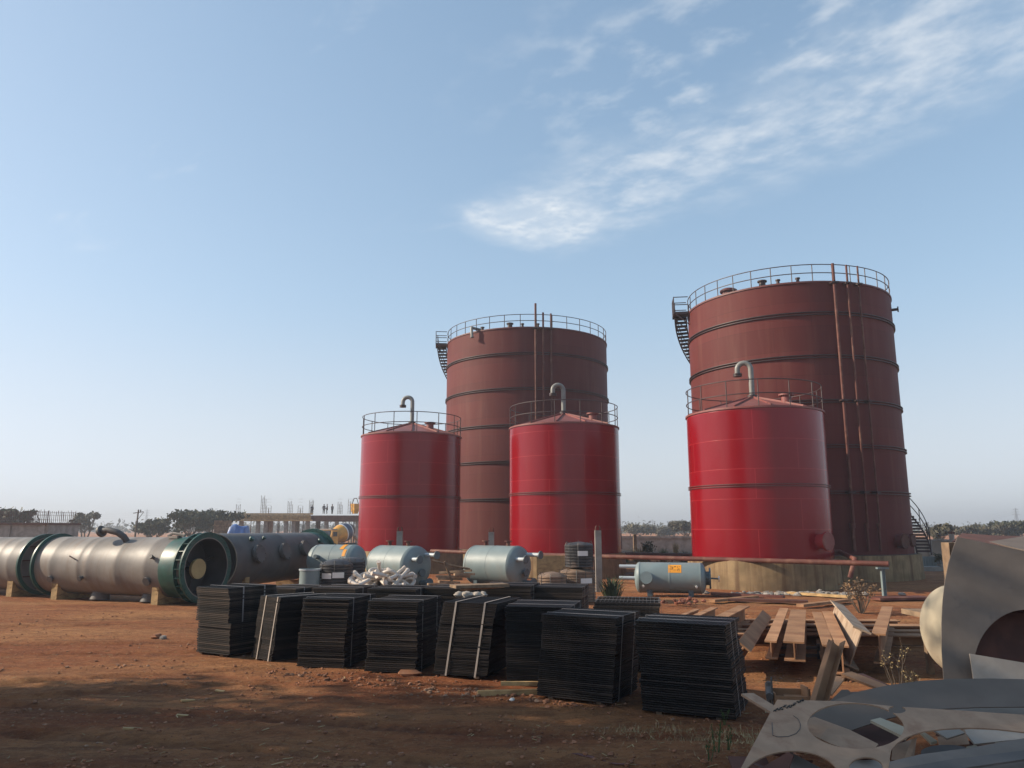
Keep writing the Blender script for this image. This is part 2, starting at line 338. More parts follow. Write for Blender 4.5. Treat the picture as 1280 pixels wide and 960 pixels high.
# laterite ground
def ground_mat():
    m, nt, b = new_mat('red_laterite_earth'); tc = nt.nodes.new('ShaderNodeTexCoord'); v = tc.outputs['Object']
    at = nt.nodes.new('ShaderNodeAttribute'); at.attribute_name = 'rut'
    n1 = ramp(nt, nnoise(nt, v, .35, 6, .6, .3, (.35, 1, 1)), .36, .64)
    c = mixc(nt, n1, (.37, .125, .050), (.52, .245, .105))
    n2 = ramp(nt, nnoise(nt, v, .9, 7, .65, .5, (.22, 1.0, 1)), .50, .68)
    c = mixc(nt, mth(nt, 'MULTIPLY', n2, .50), c, (.15, .060, .033))
    n3 = ramp(nt, nnoise(nt, v, 2.3, 7, .7, .2, (.5, 1, 1)), .54, .72)
    c = mixc(nt, mth(nt, 'MULTIPLY', n3, .5), c, (.42, .215, .105))
    n6 = ramp(nt, nnoise(nt, v, 4.2, 6, .72, .6, (.6, 1, 1)), .44, .60)
    c = mixc(nt, mth(nt, 'MULTIPLY', n6, .36), c, (.105, .040, .023))
    n7 = ramp(nt, nnoise(nt, v, 11, 4, .7, .3), .55, .66)
    c = mixc(nt, mth(nt, 'MULTIPLY', n7, .55), c, (.48, .29, .15))
    n8 = ramp(nt, nnoise(nt, v, 8, 4, .7, .3, (1, 1, 3)), .57, .68)
    c = mixc(nt, mth(nt, 'MULTIPLY', n8, .45), c, (.075, .030, .019))
    n4 = ramp(nt, nnoise(nt, v, 38, 3, .7), .56, .70)
    c = mixc(nt, mth(nt, 'MULTIPLY', n4, .45), c, (.44, .27, .16))
    n5 = ramp(nt, nnoise(nt, v, 55, 3, .7), .55, .70)
    c = mixc(nt, mth(nt, 'MULTIPLY', n5, .5), c, (.10, .038, .022))
    c = mixc(nt, mth(nt, 'MULTIPLY', at.outputs['Fac'], .60), c, (.085, .034, .022))
    nt.links.new(c, b.inputs['Base Color']); b.inputs['Roughness'].default_value = .95; b.inputs['Specular IOR Level'].default_value = .15
    h = mth(nt, 'ADD', mth(nt, 'MULTIPLY', nnoise(nt, v, 5.0, 8, .75, .3, (.6, 1, 1)), 1.0), mth(nt, 'MULTIPLY', nnoise(nt, v, 28, 6, .75), .28))
    bumpn(nt, b, h, 1.0, .30)
    return m
M_ground = ground_mat()
M_stone = pmat('laterite_stone', (.25, .105, .05), .9, var=.35, scale=1.0, bump=.3, bscale=20, dirt=(.42, .30, .20), damt=.5, dscale=.9)

# ================================================================== SETTING: ground
RUTS = [(21.5, .16, 0), (23.3, .16, .1), (26.0, .05, 1.7), (27.7, .05, 1.8), (18.6, .30, 2.9), (17.0, .30, 3.0), (12.6, -.12, 4.2), (11.0, -.12, 4.2)]
def gh(x, y):
    h = .05 * noise.noise((x * .22, y * .5, 0)) + .028 * noise.noise((x * .8, y * 1.6, 3)) + .012 * noise.noise((x * 2.6, y * 3.6, 7))
    m_ = .5 + noise.noise((x * .35, y * .5, 21)); h += max(0, m_) * (.030 * noise.noise((x * 2.1, y * 2.6, 13)) + .022 * noise.noise((x * 5.2, y * 5.8, 17)))
    for (y0, sl, wv) in RUTS:
        dd = y - (y0 + sl * x + .5 * math.sin(x * .22 + wv)); 
        if abs(dd) < .6: h += (-.075 * math.exp(-(dd / .16) ** 2) + .028 * math.exp(-((abs(dd) - .30) / .10) ** 2)) * (.65 + .5 * noise.noise((x * 1.2, wv, 3)))
    if y < 13: h += .10 * noise.noise((x * .25, y * .7, 11)) * min(1, (13 - y) / 2)
    return h * (1 if y < 40 else max(0, 1 - (y - 40) / 10))
def axis_lines(fine0, fine1, step, far0, far1):
    a = []; q = fine0; d = step
    while q > far0: d *= 1.35; q -= d; a.append(q)
    a = a[::-1]; q = fine0
    while q <= fine1: a.append(q); q += step
    d = step; q = a[-1]
    while q < far1: d *= 1.35; q += d; a.append(q)
    return a
gx = axis_lines(-18, 11, .125, -2200, 2200); gy = axis_lines(7, 33, .125, -120, 2200)
gm = MB(); W_ = len(gx)
gm.v = [Vector((x, y, gh(x, y))) for y in gy for x in gx]
gm.f = [(j * W_ + i, j * W_ + i + 1, (j + 1) * W_ + i + 1, (j + 1) * W_ + i) for j in range(len(gy) - 1) for i in range(W_ - 1)]
gm.uv = [None] * len(gm.f)
ground = tag(gm.build('ground', M_ground, smooth=80), kind='structure')
ra = ground.data.attributes.new('rut', 'FLOAT', 'POINT')
def rutv(x, y):
    if not (8 < y < 34 and -20 < x < 12): return 0.0
    v = 0
    for (y0, sl, wv) in RUTS:
        dd = y - (y0 + sl * x + .5 * math.sin(x * .22 + wv)); v = max(v, math.exp(-(dd / .2) ** 2))
    return v * max(0, min(1, .75 + .9 * noise.noise((x * .5, y * .9, 31)))) * (.75 + .25 * math.sin(x * 26))
ra.data.foreach_set('value', [rutv(p.x, p.y) for p in gm.v])

# loose gravel, uncountable
def stone_pts(r, seed, sub=1):
    rnd = random.Random(seed); vs = []
    for th in range(5):
        a = math.pi * th / 4; n = 1 if th in (0, 4) else 6
        for k in range(n):
            q = 2 * math.pi * k / n + th * .5; s = r * rnd.uniform(.7, 1.25)
            vs.append(Vector((math.sin(a) * math.cos(q) * s, math.sin(a) * math.sin(q) * s, math.cos(a) * s * .6)))
    fs = [(0, 1 + k, 1 + (k + 1) % 6) for k in range(6)]
    for t in range(2):
        b = 1 + 6 * t
        fs += [(b + k, b + 6 + k, b + 6 + (k + 1) % 6, b + (k + 1) % 6) for k in range(6)]
    fs += [(13 + k, 19, 13 + (k + 1) % 6) for k in range(6)]
    return vs, fs
gr = MB(); rnd = random.Random(3)
def drop_stone(x, y, r):
    vs, fs = stone_pts(r, rnd.random()); a = rnd.random() * 6.3; M = Matrix.Rotation(a, 3, 'Z')
    gr.add([M @ p + Vector((x, y, gh(x, y) + r * .25)) for p in vs], fs)
for i in range(14000):
    y = 8.5 + 20 * rnd.random() ** 1.5; x = rnd.uniform(-.70, .46) * y
    if noise.noise((x * .5, y * .7, 5)) + rnd.uniform(-.35, .35) < .02: continue
    drop_stone(x, y, .008 + .040 * rnd.random() ** 6)
for i in range(420):                                     # crumbled earth in front of the panel stacks
    t = rnd.random(); x = -5.4 + 7.2 * t + rnd.gauss(0, .25); y = 17.4 - 3.3 * t + rnd.gauss(-.35, .22)
    drop_stone(x, y, .015 + .045 * rnd.random() ** 3)
tag(gr.build('gravel', M_stone, smooth=0), kind='stuff', label='loose gravel and crumbs of red earth', cat='gravel')

# ================================================================== TANKS
def ring_pts(r, z, n=64, a0=0, a1=2 * math.pi):
    return [Vector((r * math.cos(a0 + (a1 - a0) * k / n), r * math.sin(a0 + (a1 - a0) * k / n), z)) for k in range(n)]
def pol(r, adeg, z): return Vector((r * math.cos(R_(adeg)), r * math.sin(R_(adeg)), z))

def guard_rail(parent, R, z, h, posts, mids, r=.03, gap=None):
    b = MB()
    for zz in [h] + mids: b.tube(ring_pts(R, z + zz, 72), r, 6, closed=True)
    for k in range(posts):
        a = 360 * k / posts; b.cyl(pol(R, a, z - .1), pol(R, a, z + h), r, 6)
    return b.build('guard_rail', M_rail, parent)
def nozzle(parent, name, mat, p, dirv, r, ln, flr=None, n=20, cover=None):
    p, dv = Vector(p), Vector(dirv).normalized(); b = MB(); b.cyl(p - dv * .15, p + dv * ln, r, n)
    fr = flr or r * 1.45
    b.cyl(p + dv * (ln - .03), p + dv * (ln + .05), fr, n)
    o = b.build(name, mat, parent)
    if cover:
        c = MB(); c.cyl(p + dv * (ln + .055), p + dv * (ln + .11), fr * .97, n)
        for k in range(10):
            M = alongM(p + dv * (ln + .11), p + dv * (ln + .2)); a = 2 * math.pi * k / 10
            q = M @ Vector((math.cos(a) * fr * .85, math.sin(a) * fr * .85, 0)); c.cyl(q - dv * .02, q + dv * .03, .025, 6)
        c.build('cover', cover, o)
    return o
def foundation(x, y, R, h, label):
    b = MB(); b.lathe([(0, h), (R - .02, h), (R, h - .03), (R + .05, -.1)], 72)
    o = b.build('concrete_foundation', M_conc, None, (x, y, 0)); tag(o, label, 'foundation', 'concrete tank foundations')

def spiral_stair(parent, R, z0, z1, a0, a1, steps):
    w0, w1 = R + .10, R + .90
    st = MB()
    for rr in (w0 + .02, w1):
        st.tube([pol(rr, a0 + (a1 - a0) * k / 60, z0 + (z1 - z0) * k / 60 - .12) for k in range(61)], .05, 6)
    o = st.build('staircase', M_rail, parent)
    tm = MB(); tm.box((R + .5, 0, 0), (.80, .26, .04)); tm.box((R + .5, -.13, -.05), (.80, .02, .1)); first = tm.build('tread', M_rail, o)
    for k in range(steps):
        t = first if k == 0 else first.copy()
        if k: C.objects.link(t); t.parent = o
        q = (k + .5) / steps; t.location = (0, 0, z0 + (z1 - z0) * q); t.rotation_euler = (0, 0, R_(a0 + (a1 - a0) * q))
    hb = MB()
    for zz in (.55, 1.05): hb.tube([pol(w1, a0 + (a1 - a0) * k / 60, z0 + (z1 - z0) * k / 60 + zz) for k in range(61)], .028, 6)
    for k in range(0, 61, 3):
        t = k / 60; p = pol(w1, a0 + (a1 - a0) * t, z0 + (z1 - z0) * t - .1); hb.cyl(p, p + Vector((0, 0, 1.15)), .028, 6)
    hb.build('handrail', M_rail, o)
    # landing at the top
    lb = MB(); M = Matrix.Rotation(R_(a1 + 4), 4, 'Z'); lb.M = M
    lb.box((R + .55, 0, z1 + .02), (1.0, 1.5, .06))
    for yy in (-.72, .72): lb.bar((R + .1, yy, z1 - .05), (R + 1.05, yy, z1 - .05), .06, .12); lb.bar((R + .95, yy, z1 - .05), (R, yy, z1 - .9), .06, .06)
    lb.build('landing', M_rail, o)
    lr = MB(); lr.M = M
    for yy in (-.72, 0, .72): lr.cyl((R + 1.02, yy, z1), (R + 1.02, yy, z1 + 1.1), .03, 6)
    for zz in (.55, 1.1):
        lr.bar((R + 1.02, -.75, z1 + zz), (R + 1.02, .75, z1 + zz), .05, .05)
        for yy in (-.72, .72): lr.bar((R + .05, yy, z1 + zz), (R + 1.02, yy, z1 + zz), .05, .05)
    lr.build('landing_rail', M_rail, o)

Z0 = 1.45
def big_tank(x, y, face, label, stair0, stair1, risers, R=6.55, top=17.7, Z0=Z0, rings=(15.7, 13.05, 10.35, 7.7, 5.02)):
    t = thing('storage_tank', (x, y, 0), label, 'storage tank', group='tall matt oxide red tanks')
    b = MB(); b.lathe([(R - .02, Z0), (R, Z0), (R, top), (R - .02, top)], 128); b.build('shell', M_primer, t)
    b = MB(); b.lathe([(0, top + .75), (R * .5, top + .42), (R - .01, top + .03), (R + .06, top + .02), (R + .06, top - .08), (R + .002, top - .09)], 96); b.build('roof', M_primer2, t)
    for z in rings:
        b = MB()
        for dz_ in (-.075, .075): b.lathe([(R + .001, z + dz_ - .02), (R + .11, z + dz_ - .02), (R + .11, z + dz_ + .02), (R + .001, z + dz_ + .02)], 128)
        b.build('stiffener_ring', M_rail, t)
    b = MB(); b.lathe([(R + .001, Z0 + .005), (R + .13, Z0 + .005), (R + .13, Z0 + .04), (R + .001, Z0 + .04)], 128); b.build('base_ring', M_rail, t)
    guard_rail(t, R - .02, top, 1.08, 34, [.55])
    spiral_stair(t, R, Z0 + .1, top, stair0, stair1, 84)
    for (da, rr, zt, sh) in risers:
        a = face + da; b = MB(); q = R + .24; zj = 3.05
        b.cyl(pol(q, a, zj), pol(q, a, zt), rr, 10); b.cyl(pol(q, a - .6, Z0 + .25), pol(q, a - .6, zj + .12), rr * 1.25, 10)
        b.cyl(pol(q, a - .6, zj - .05), pol(q, a - .6, zj + .22), rr * 1.9, 12)
        o = b.build('riser_pipe', M_brownpipe, t)
        for zz in (rings[4], rings[2], top - .15):
            c = MB(); M = Matrix.Rotation(R_(a), 4, 'Z'); c.M = M; c.box((R + .22, 0, zz), (.42, rr * 5, .09)); c.build('pipe_clamp', M_rail, o)
    for da, rad in ((-34, .12), (-12, .2), (-3, .1), (8, .1)):
        a = face + da; p = pol(R - .55, a, top + .05); nozzle(t, 'roof_nozzle', M_rail, p, (0, 0, 1), rad, .28 + rad * .6)
    return t
# left one
tb1 = big_tank(1.34, 68.1, -91.1, 'matt dark red tank behind two glossy tanks, with an elbow pipe on its rim', -8, 181, [(5.6, .09, 21.1, 0), (10.4, .08, 20.35, 0), (15.5, .075, 20.3, 0)], R=7.2, top=19.17, Z0=1.30, rings=(16.97, 14.06, 11.09, 8.17, 5.22))
b = MB(); a = -91.1 - 37
p = pol(7.2, a, 19.42); q = pol(7.65, a, 19.42); b.tube([pol(6.2, a, 19.47), q, q + Vector((0, 0, -.12)), q + Vector((.06, 0, -.8))], .12, 12); b.cyl(q + Vector((.06, 0, -.8)), q + Vector((.06, 0, -.86)), .18, 14)
b.build('overflow_elbow', M_ventgrey, tb1)
# right one
tb2 = big_tank(18.85, 51.15, -110.2, 'tall matt dark red tank at right, three thin pipes down its front', -27, 168, [(25.0, .085, 18.75, 0), (32.4, .062, 18.7, 0), (39.2, .055, 18.7, 0)])
nozzle(tb2, 'manhole', M_primer2, pol(6.55, -56, 2.25), pol(1, -56, 0), .36, .35, .45, cover=M_rust)
nozzle(tb2, 'nozzle', M_primer2, pol(6.55, -45.5, 2.3), pol(1, -45.5, 0), .30, .25, .4, cover=M_rust)
nozzle(tb2, 'side_nozzle', M_rail, pol(6.55, -28, 16.9), pol(1, -28, 0), .09, .35, .18)
b = MB(); b.lathe([(0, .5), (.42, .5), (.55, .42), (.55, .3), (.42, .3), (.42, 0)], 24); b.build('roof_hatch', M_primer2, tb2, pol(5.75, -110.2 - 36, 17.75))

def red_tank(x, y, face, label, top, roof_rise=1.05, R=3.6, manhole=None, ring=5.12):
    t = thing('process_tank', (x, y, 0), label, 'storage tank', group='glossy red tanks')
    b = MB(); b.lathe([(R - .02, Z0), (R, Z0), (R, top), (R - .02, top)], 128); b.build('shell', M_red, t)
    b = MB(); b.lathe([(0, top + roof_rise), (.3, top + roof_rise - .08), (R - .02, top + .05), (R + .06, top + .04), (R + .06, top - .05), (R + .002, top - .06)], 96); rf = b.build('roof', M_redroof, t)
    b = MB()
    for k in range(12):
        a = face + 15 + 30 * k; b.bar(pol(.35, a, top + roof_rise - .06), pol(R - .1, a, top + .09), .06, .12)
    b.build('roof_rafters', M_redroof, rf)
    b = MB()
    for dz_ in (-.06, .05): b.lathe([(R + .001, ring + dz_ - .015), (R + .07, ring + dz_ - .015), (R + .07, ring + dz_ + .015), (R + .001, ring + dz_ + .015)], 128)
    b.build('stiffener_ring', M_primer2, t)
    guard_rail(t, R - .03, top, 1.42, 14, [.7], r=.028)
    # gooseneck vent
    b = MB(); ap = top + roof_rise - .1; cr = .36; c = Vector((-cr, 0, ap + 1.7)); pts = [Vector((0, 0, ap)), Vector((0, 0, ap + .8))]
    pts += [c + Vector((cr * math.cos(R_(q)), 0, cr * math.sin(R_(q)))) for q in range(0, 181, 15)] + [Vector((-2 * cr, 0, ap + 1.45))]
    b.M = Matrix.Rotation(R_(face + 90), 4, 'Z'); b.tube(pts, .145, 14)
    vp = b.build('vent_pipe', M_ventgrey, t)
    b = MB(); b.M = Matrix.Rotation(R_(face + 90), 4, 'Z'); b.cyl((-2 * cr, 0, ap + 1.48), (-2 * cr, 0, ap + 1.40), .24, 16); b.cyl((-2 * cr, 0, ap + 1.37), (-2 * cr, 0, ap + 1.31), .24, 16); b.build('flange', M_rail, vp)
    b = MB(); b.cyl((0, 0, ap + .0), (0, 0, ap + .22), .27, 16); b.build('flange', M_rail, vp)
    p = pol(R * .62, face + 50, top + .55)
    nozzle(t, 'roof_nozzle', M_redroof, p, (0, 0, 1), .26, .3, .4)
    if manhole is not None:
        nozzle(t, 'manhole', M_red, pol(R, manhole, 2.35), pol(1, manhole, 0), .38, .42, .46, n=28, cover=M_redroof)
    return t
red_tank(-7.35, 56.0, -97.5, 'leftmost glossy red tank with a gooseneck vent on its cone roof', 9.5)
red_tank(3.45, 50.8, -86.1, 'middle glossy red tank standing right in front of a taller matt tank', 9.45)
red_tank(13.29, 41.88, -107.6, 'rightmost glossy red tank with a round manhole low on its side', 9.05, manhole=-57)
foundation(1.34, 68.1, 7.55, 1.30, 'concrete ring foundation under the taller matt tank left of the middle, mostly hidden')
foundation(18.85, 51.15, 6.95, Z0, 'shaded concrete ring foundation under the tallest matt red tank at right')
foundation(-7.35, 56.0, 3.85, Z0, 'concrete ring foundation under the leftmost glossy red tank')
foundation(3.45, 50.8, 3.85, Z0, 'concrete ring foundation under the middle glossy red tank')
foundation(13.29, 41.88, 3.85, Z0, 'sunlit rust streaked concrete foundation under the rightmost glossy red tank')

# ------------------------------------------------------------------ pipes in front of the tanks
PZ = 1.45
def pipe_thing(name, pts, r, mat, label, cat='pipe', group=None):
    p0 = Vector(pts[0]); b = MB(); b.tube([Vector(p) - p0 for p in pts], r, 12); o = b.build(name, mat, None, p0); return tag(o, label, cat, group)
mp = pipe_thing('main_pipe', [(-5.2, 50.6, PZ + .1), (-1.0, 47.1, PZ + .05), (6.3, 42.6, PZ), (16.55, 34.6, PZ)], .118, M_brownpipe, 'long red brown pipe running in front of all the tanks')
pipe_thing('header_pipe', [(15.3, 43.3, 1.75), (17.6, 42.2, 1.75), (17.6, 42.2, 1.75), (16.2, 37.2, 1.55), (15.9, 37.2, .7)], .11, M_brownpipe, 'short brown header pipe at the foot of the thin down pipes')
pipe_thing('rear_pipe', [(4.0, 56.5, 1.2), (16.0, 49.5, 1.2)], .16, M_brownpipe, 'brown pipe seen between the middle and right glossy red tanks')
def pipe_post(x, y, h, mat, label):
    t = thing('pipe_support', (x, y, 0), label, 'pipe support')
    b = MB(); b.box((0, 0, h / 2), (.13, .03, h)); b.box((.065, 0, h / 2), (.02, .16, h)); b.box((-.065, 0, h / 2), (.02, .16, h)); b.build('post', mat, t)
    b = MB(); b.box((0, 0, h - .04), (.5, .2, .08)); b.build('saddle_plate', mat, t)
    b = MB(); b.box((0, 0, .02), (.4, .4, .04)); b.build('base_plate', mat, t)
p = G(1106, 747); pipe_post(p.x, p.y, PZ - .15, M_blue, 'light blue steel post holding up the right end of the long pipe')
pipe_post(4.6, 43.65, PZ - .15, M_rust, 'rusty steel post under the long pipe right of the concrete pillar')
def pillar(px, d, top_px, wd, label):
    z = P(px, top_px, d).z; x = P(px, 700, d).x
    t = thing('concrete_pillar', (x, d, 0), label, 'concrete pillar', group='concrete stub pillars with rebar ends'); b = MB()
    b.box((0, 0, z / 2), (wd, wd, z)); b.build('shaft', M_conc2, t); b = MB()
    for sx in (-1, 1):
        for sy in (-1, 1): b.tube([(sx * wd * .35, sy * wd * .35, z - .1), (sx * wd * .35, sy * wd * .35, z + .16), (sx * wd * .2, sy * wd * .35, z + .22)], .022, 6)
    b.build('rebar_ends', M_rust, t)
pillar(748, 38.0, 663, .30, 'tall sunlit concrete pillar right of the stacked coils')
pillar(499, 44.0, 664, .32, 'concrete pillar stub behind the left one of the two big blue grey drums')
pillar(614, 44.5, 665, .32, 'concrete pillar stub behind the blue grey drum in the middle')

# ------------------------------------------------------------------ big fibreglass vessels
def flange_ring(parent, x, R, th, wd, mat, name='flange', bolts=40):
    b = MB(); b.lathe([(R - .01, x - th / 2), (R + wd, x - th / 2), (R + wd, x + th / 2), (R - .01, x + th / 2)], 72, XAX)
    if bolts:
        c = b
        for k in range(bolts):
            a = 2 * math.pi * k / bolts; q = Vector((x, (R + wd * .6) * math.cos(a), (R + wd * .6) * math.sin(a))); c.cyl(q - Vector((th / 2 + .03, 0, 0)), q + Vector((th / 2 + .03, 0, 0)), .028, 6)
    return b.build(name, mat, parent)
def vessel(name, p0, p1, R, zc, label, mat, ribs=(), ends=('open', 'open'), lin=M_inside):
    p0, p1 = Vector(p0), Vector(p1); d = p1 - p0; ln = d.length
    t = thing(name, (p0.x, p0.y, 0), label, 'process vessel', math.atan2(d.y, d.x)); t['len'] = ln
    b = MB(); b.M = Matrix.Translation((0, 0, zc))
    prof = [(R - .04, -.0), (R, 0)]
    for rx in ribs:
        prof += [(R, rx - .12), (R + .007, rx - .09), (R + .007, rx + .09), (R, rx + .12)]
    prof += [(R, ln), (R - .04, ln)]
    b.lathe(prof, 96, XAX); b.build('shell', mat, t, smooth=25)
    b = MB(); b.M = Matrix.Translation((0, 0, zc)); b.lathe([(R - .04, ln - .0), (R - .04, ln - 1.1), (0, ln - 1.1)], 72, XAX); b.build('lining', lin, t); b = MB(); b.M = Matrix.Translation((0, 0, zc)); b.lathe([(R - .04, 0), (R - .04, .9), (0, .9)], 72, XAX); b.build('lining', lin, t)
    return t, ln
VZ = 1.42
# B : middle vessel, flange to the right
dB = Vector((.93, -.367, 0)).normalized(); B1 = Vector((-12.35, 31.9, 0)); B0 = B1 - dB * 8.4
vb, ln = vessel('fibreglass_vessel', B0, B1, 1.20, VZ, 'long grey fibreglass vessel with a green flange and open end facing right', M_frp, ribs=(1.0, 2.6, 3.1, 4.7, 6.3))
def zt(o):
    for ch in o.children_recursive: pass
fl = flange_ring(vb, ln - .03, 1.21, .07, .20, M_green); fl.location.z = VZ
fl = flange_ring(vb, ln - .42, 1.21, .06, .17, M_green, bolts=0); fl.location.z = VZ
b = MB()
for k in range(24):
    a = 2 * math.pi * k / 24; b.box((ln - .26, 0, 0), (.38, .16, .02), None) if False else b.add([Matrix.Rotation(a, 4, 'X') @ Vector(q) for q in ((ln - .40, -.01, 1.2), (ln - .06, -.01, 1.2), (ln - .06, -.01, 1.38), (ln - .40, -.01, 1.36), (ln - .40, .01, 1.2), (ln - .06, .01, 1.2), (ln - .06, .01, 1.38), (ln - .40, .01, 1.36))], [(0, 1, 2, 3), (7, 6, 5, 4), (3, 2, 6, 7), (0, 3, 7, 4), (2, 1, 5, 6)])
b.build('gussets', M_green, vb, (0, 0, VZ))
b = MB(); b.lathe([(1.205, ln - 1.35), (1.225, ln - 1.3), (1.225, ln - .5), (1.205, ln - .5)], 72, XAX); b.build('green_band', M_green, vb, (0, 0, VZ))
fl = flange_ring(vb, .05, 1.21, .08, .13, M_green, bolts=0); fl.location.z = VZ
b = MB(); b.cyl((ln - .52, 0, -.05), (ln - .40, 0, -.05), .40, 28); b.build('round_board', M_tancover, vb, (0, 0, VZ))
b = MB()
for a in (20, 140, 260): b.bar((ln - .7, 0, 0), (ln - .7, 1.12 * math.cos(R_(a)), 1.12 * math.sin(R_(a))), .05, .1, (1, 0, 0))
b.cyl((ln - 1.05, 0, -.05), (ln - .52, 0, -.05), .09, 10); b.build('inner_spider', M_inside, vb, (0, 0, VZ))
# gooseneck nozzle on top
b = MB(); b.tube([(4.6, -.55, 1.0), (4.55, -.7, 1.22), (4.3, -.82, 1.40), (3.85, -.9, 1.50), (3.55, -.92, 1.46)], .13, 12); b.cyl((3.55, -.92, 1.46), (3.45, -.925, 1.42), .24, 16); b.build('elbow_nozzle', M_frpdark, vb, (0, 0, VZ))
for (xx, aa, rr, lnn) in ((2.9, 205, .07, .12), (6.7, 200, .06, .12), (6.5, 217, .12, .08), (1.1, 222, .1, .08)):
    dv = Vector((0, math.cos(R_(aa)), -math.sin(R_(aa)))); dv = Vector((0, -abs(math.cos(R_(aa))), -math.sin(R_(aa)) if aa < 205 else -.35)).normalized()
    nozzle(vb, 'small_nozzle', M_frpdark, Vector((xx, 0, VZ)) + dv * 1.2, dv, rr, lnn)
for xx in (3.1, 5.9):
    b = MB(); b.tube([(xx, -.25, .55), (xx, -.32, .02)], [.30, .40], 24); b.build('bottom_nozzle', M_frpdark, vb)
b = MB(); b.tube([(2.1, -1.16, .42), (2.5, -1.22, .30)], .03, 6); b.build('lug', M_rail, vb, (0, 0, VZ))
b = MB(); b.box((6.9, -.3, 1.21), (.5, .25, .1)); b.tube([(6.6, -.35, 1.25), (6.8, -.3, 1.36), (7.4, -.25, 1.28)], .06, 6); b.build('lifting_lug', M_conc2, vb, (0, 0, VZ))
# A : vessel running out of frame at the left
A1 = B0 - dB * 1.15 + Vector((.12, .25, 0)); A0 = A1 - dB * 9.0
va, la = vessel('fibreglass_vessel', A0, A1, 1.18, VZ - .02, 'grey fibreglass vessel cut by the left edge, cross braced open end', M_frp, ribs=(2.0, 5.2, 6.3, 7.4, 8.1), lin=M_frpdark)
fl = flange_ring(va, la - .04, 1.19, .09, .15, M_green, bolts=0); fl.location.z = VZ - .02
b = MB(); x = la - .35
b.bar((x, -.05, -1.1), (x, .18, 1.1), .08, .06, (1, 0, 0))
for zz in (-.55, .15, .75): b.bar((x, -math.sqrt(1.3 - zz * zz), zz), (x, math.sqrt(1.3 - zz * zz), zz), .05, .05, (1, 0, 0))
b.build('cross_bracing', M_rust, va, (0, 0, VZ))
b = MB(); b.lathe([(0, la - .45), (1.13, la - .45)], 48, XAX); b.build('end_board', M_frp, va, (0, 0, VZ))
# C : dark vessel pointing away
C0 = P(266, 700, 34.5); C1 = P(391, 690, 43.5); C0.z = C1.z = 0
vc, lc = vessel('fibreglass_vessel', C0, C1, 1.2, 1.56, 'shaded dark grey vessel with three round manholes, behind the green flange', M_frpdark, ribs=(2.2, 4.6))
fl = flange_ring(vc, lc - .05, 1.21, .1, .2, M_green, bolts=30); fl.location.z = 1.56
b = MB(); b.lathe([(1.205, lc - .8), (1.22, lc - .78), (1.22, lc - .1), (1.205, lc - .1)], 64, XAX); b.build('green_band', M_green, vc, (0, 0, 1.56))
for xx, aa in ((1.5, 12), (3.85, 14), (5.9, 18)):
    dv = Vector((0, -math.cos(R_(aa)), math.sin(R_(aa)))); nozzle(vc, 'manhole', M_frpdark, Vector((xx, 0, 1.56)) + dv * 1.2, dv, .30, .16, .42, n=28, cover=M_frpdark)
for xx, aa, rr in ((1.6, 48, .09), (2.7, 50, .06), (8.0, 36, .11)):
    dv = Vector((0, -math.cos(R_(aa)), math.sin(R_(aa)))); nozzle(vc, 'small_nozzle', M_green, Vector((xx, 0, 1.56)) + dv * 1.2, dv, rr, .1)
# timber cradles
def cradle(v, x, zc, label, R=1.24, wd=.34, half=.95, hgt=.92):
    M = v.matrix_basis.copy(); loc = M @ Vector((x, 0, 0)); a = v.rotation_euler.z
    pts = [(-half, 0), (half, 0), (half, hgt)]
    for k in range(13):
        y = half - .18 - (2 * half - .36) * k / 12; pts.append((y, min(hgt, zc - math.sqrt(max(0, R * R - y * y)))))
    pts.append((-half, hgt)); b = MB(); Mx = Matrix(((0, 0, 1, wd / 2), (1, 0, 0, 0), (0, 1, 0, 0), (0, 0, 0, 1))); b.slab(pts, wd, Mx)
    o = b.build('timber_cradle', M_wood, None, (loc.x, loc.y, 0), rot=(0, 0, a)); tag(o, label, 'cradle', 'timber cradles under the vessels')
cradle(vb, 6.75, VZ, 'pale timber cradle under the vessel just left of the green flange')
cradle(vb, 1.15, VZ, 'pale timber cradle under the left end of the middle vessel')
cradle(va, la - .85, VZ, 'pale timber cradle under the vessel cut by the left edge')
cradle(vc, 1.3, 1.56, 'timber cradle under the near end of the dark vessel', hgt=1.0)
cradle(vc, 7.3, 1.56, 'timber cradle under the far end of the dark vessel', hgt=1.0)

# ------------------------------------------------------------------ blue grey drums
def dished(R, dep, n=7): return [(R * math.cos(R_(90) * k / n), dep * math.sin(R_(90) * k / n)) for k in range(n + 1)]
def drum(c, ang, R, ln, zc, label, dep=.35):
    """closed horizontal drum along local X centred on the thing"""
    t = thing('pressure_drum', (c.x, c.y, 0), label, 'metal drum', ang, 'blue grey horizontal drums'); b = MB(); b.M = Matrix.Translation((0, 0, zc))
    e = dished(R, dep); h = ln / 2
    b.lathe([(r, -h - z) for r, z in e[::-1]] + [(R + .012, -h + .02), (R + .012, -h + .06), (R, -h + .065), (R, -.03), (R + .008, -.02), (R + .008, .02), (R, .03), (R, h - .065), (R + .012, h - .06), (R + .012, h - .02)] + [(r, h + z) for r, z in e], 72, XAX)
    b.build('shell', M_blue, t, smooth=30); return t
def legs(t, xs, zc, R):
    for xx in xs:
        b = MB(); b.box((xx, 0, (zc - R * .75) / 2), (.22, R * 1.3, zc - R * .75)); b.build('saddle_foot', M_bluedk, t)
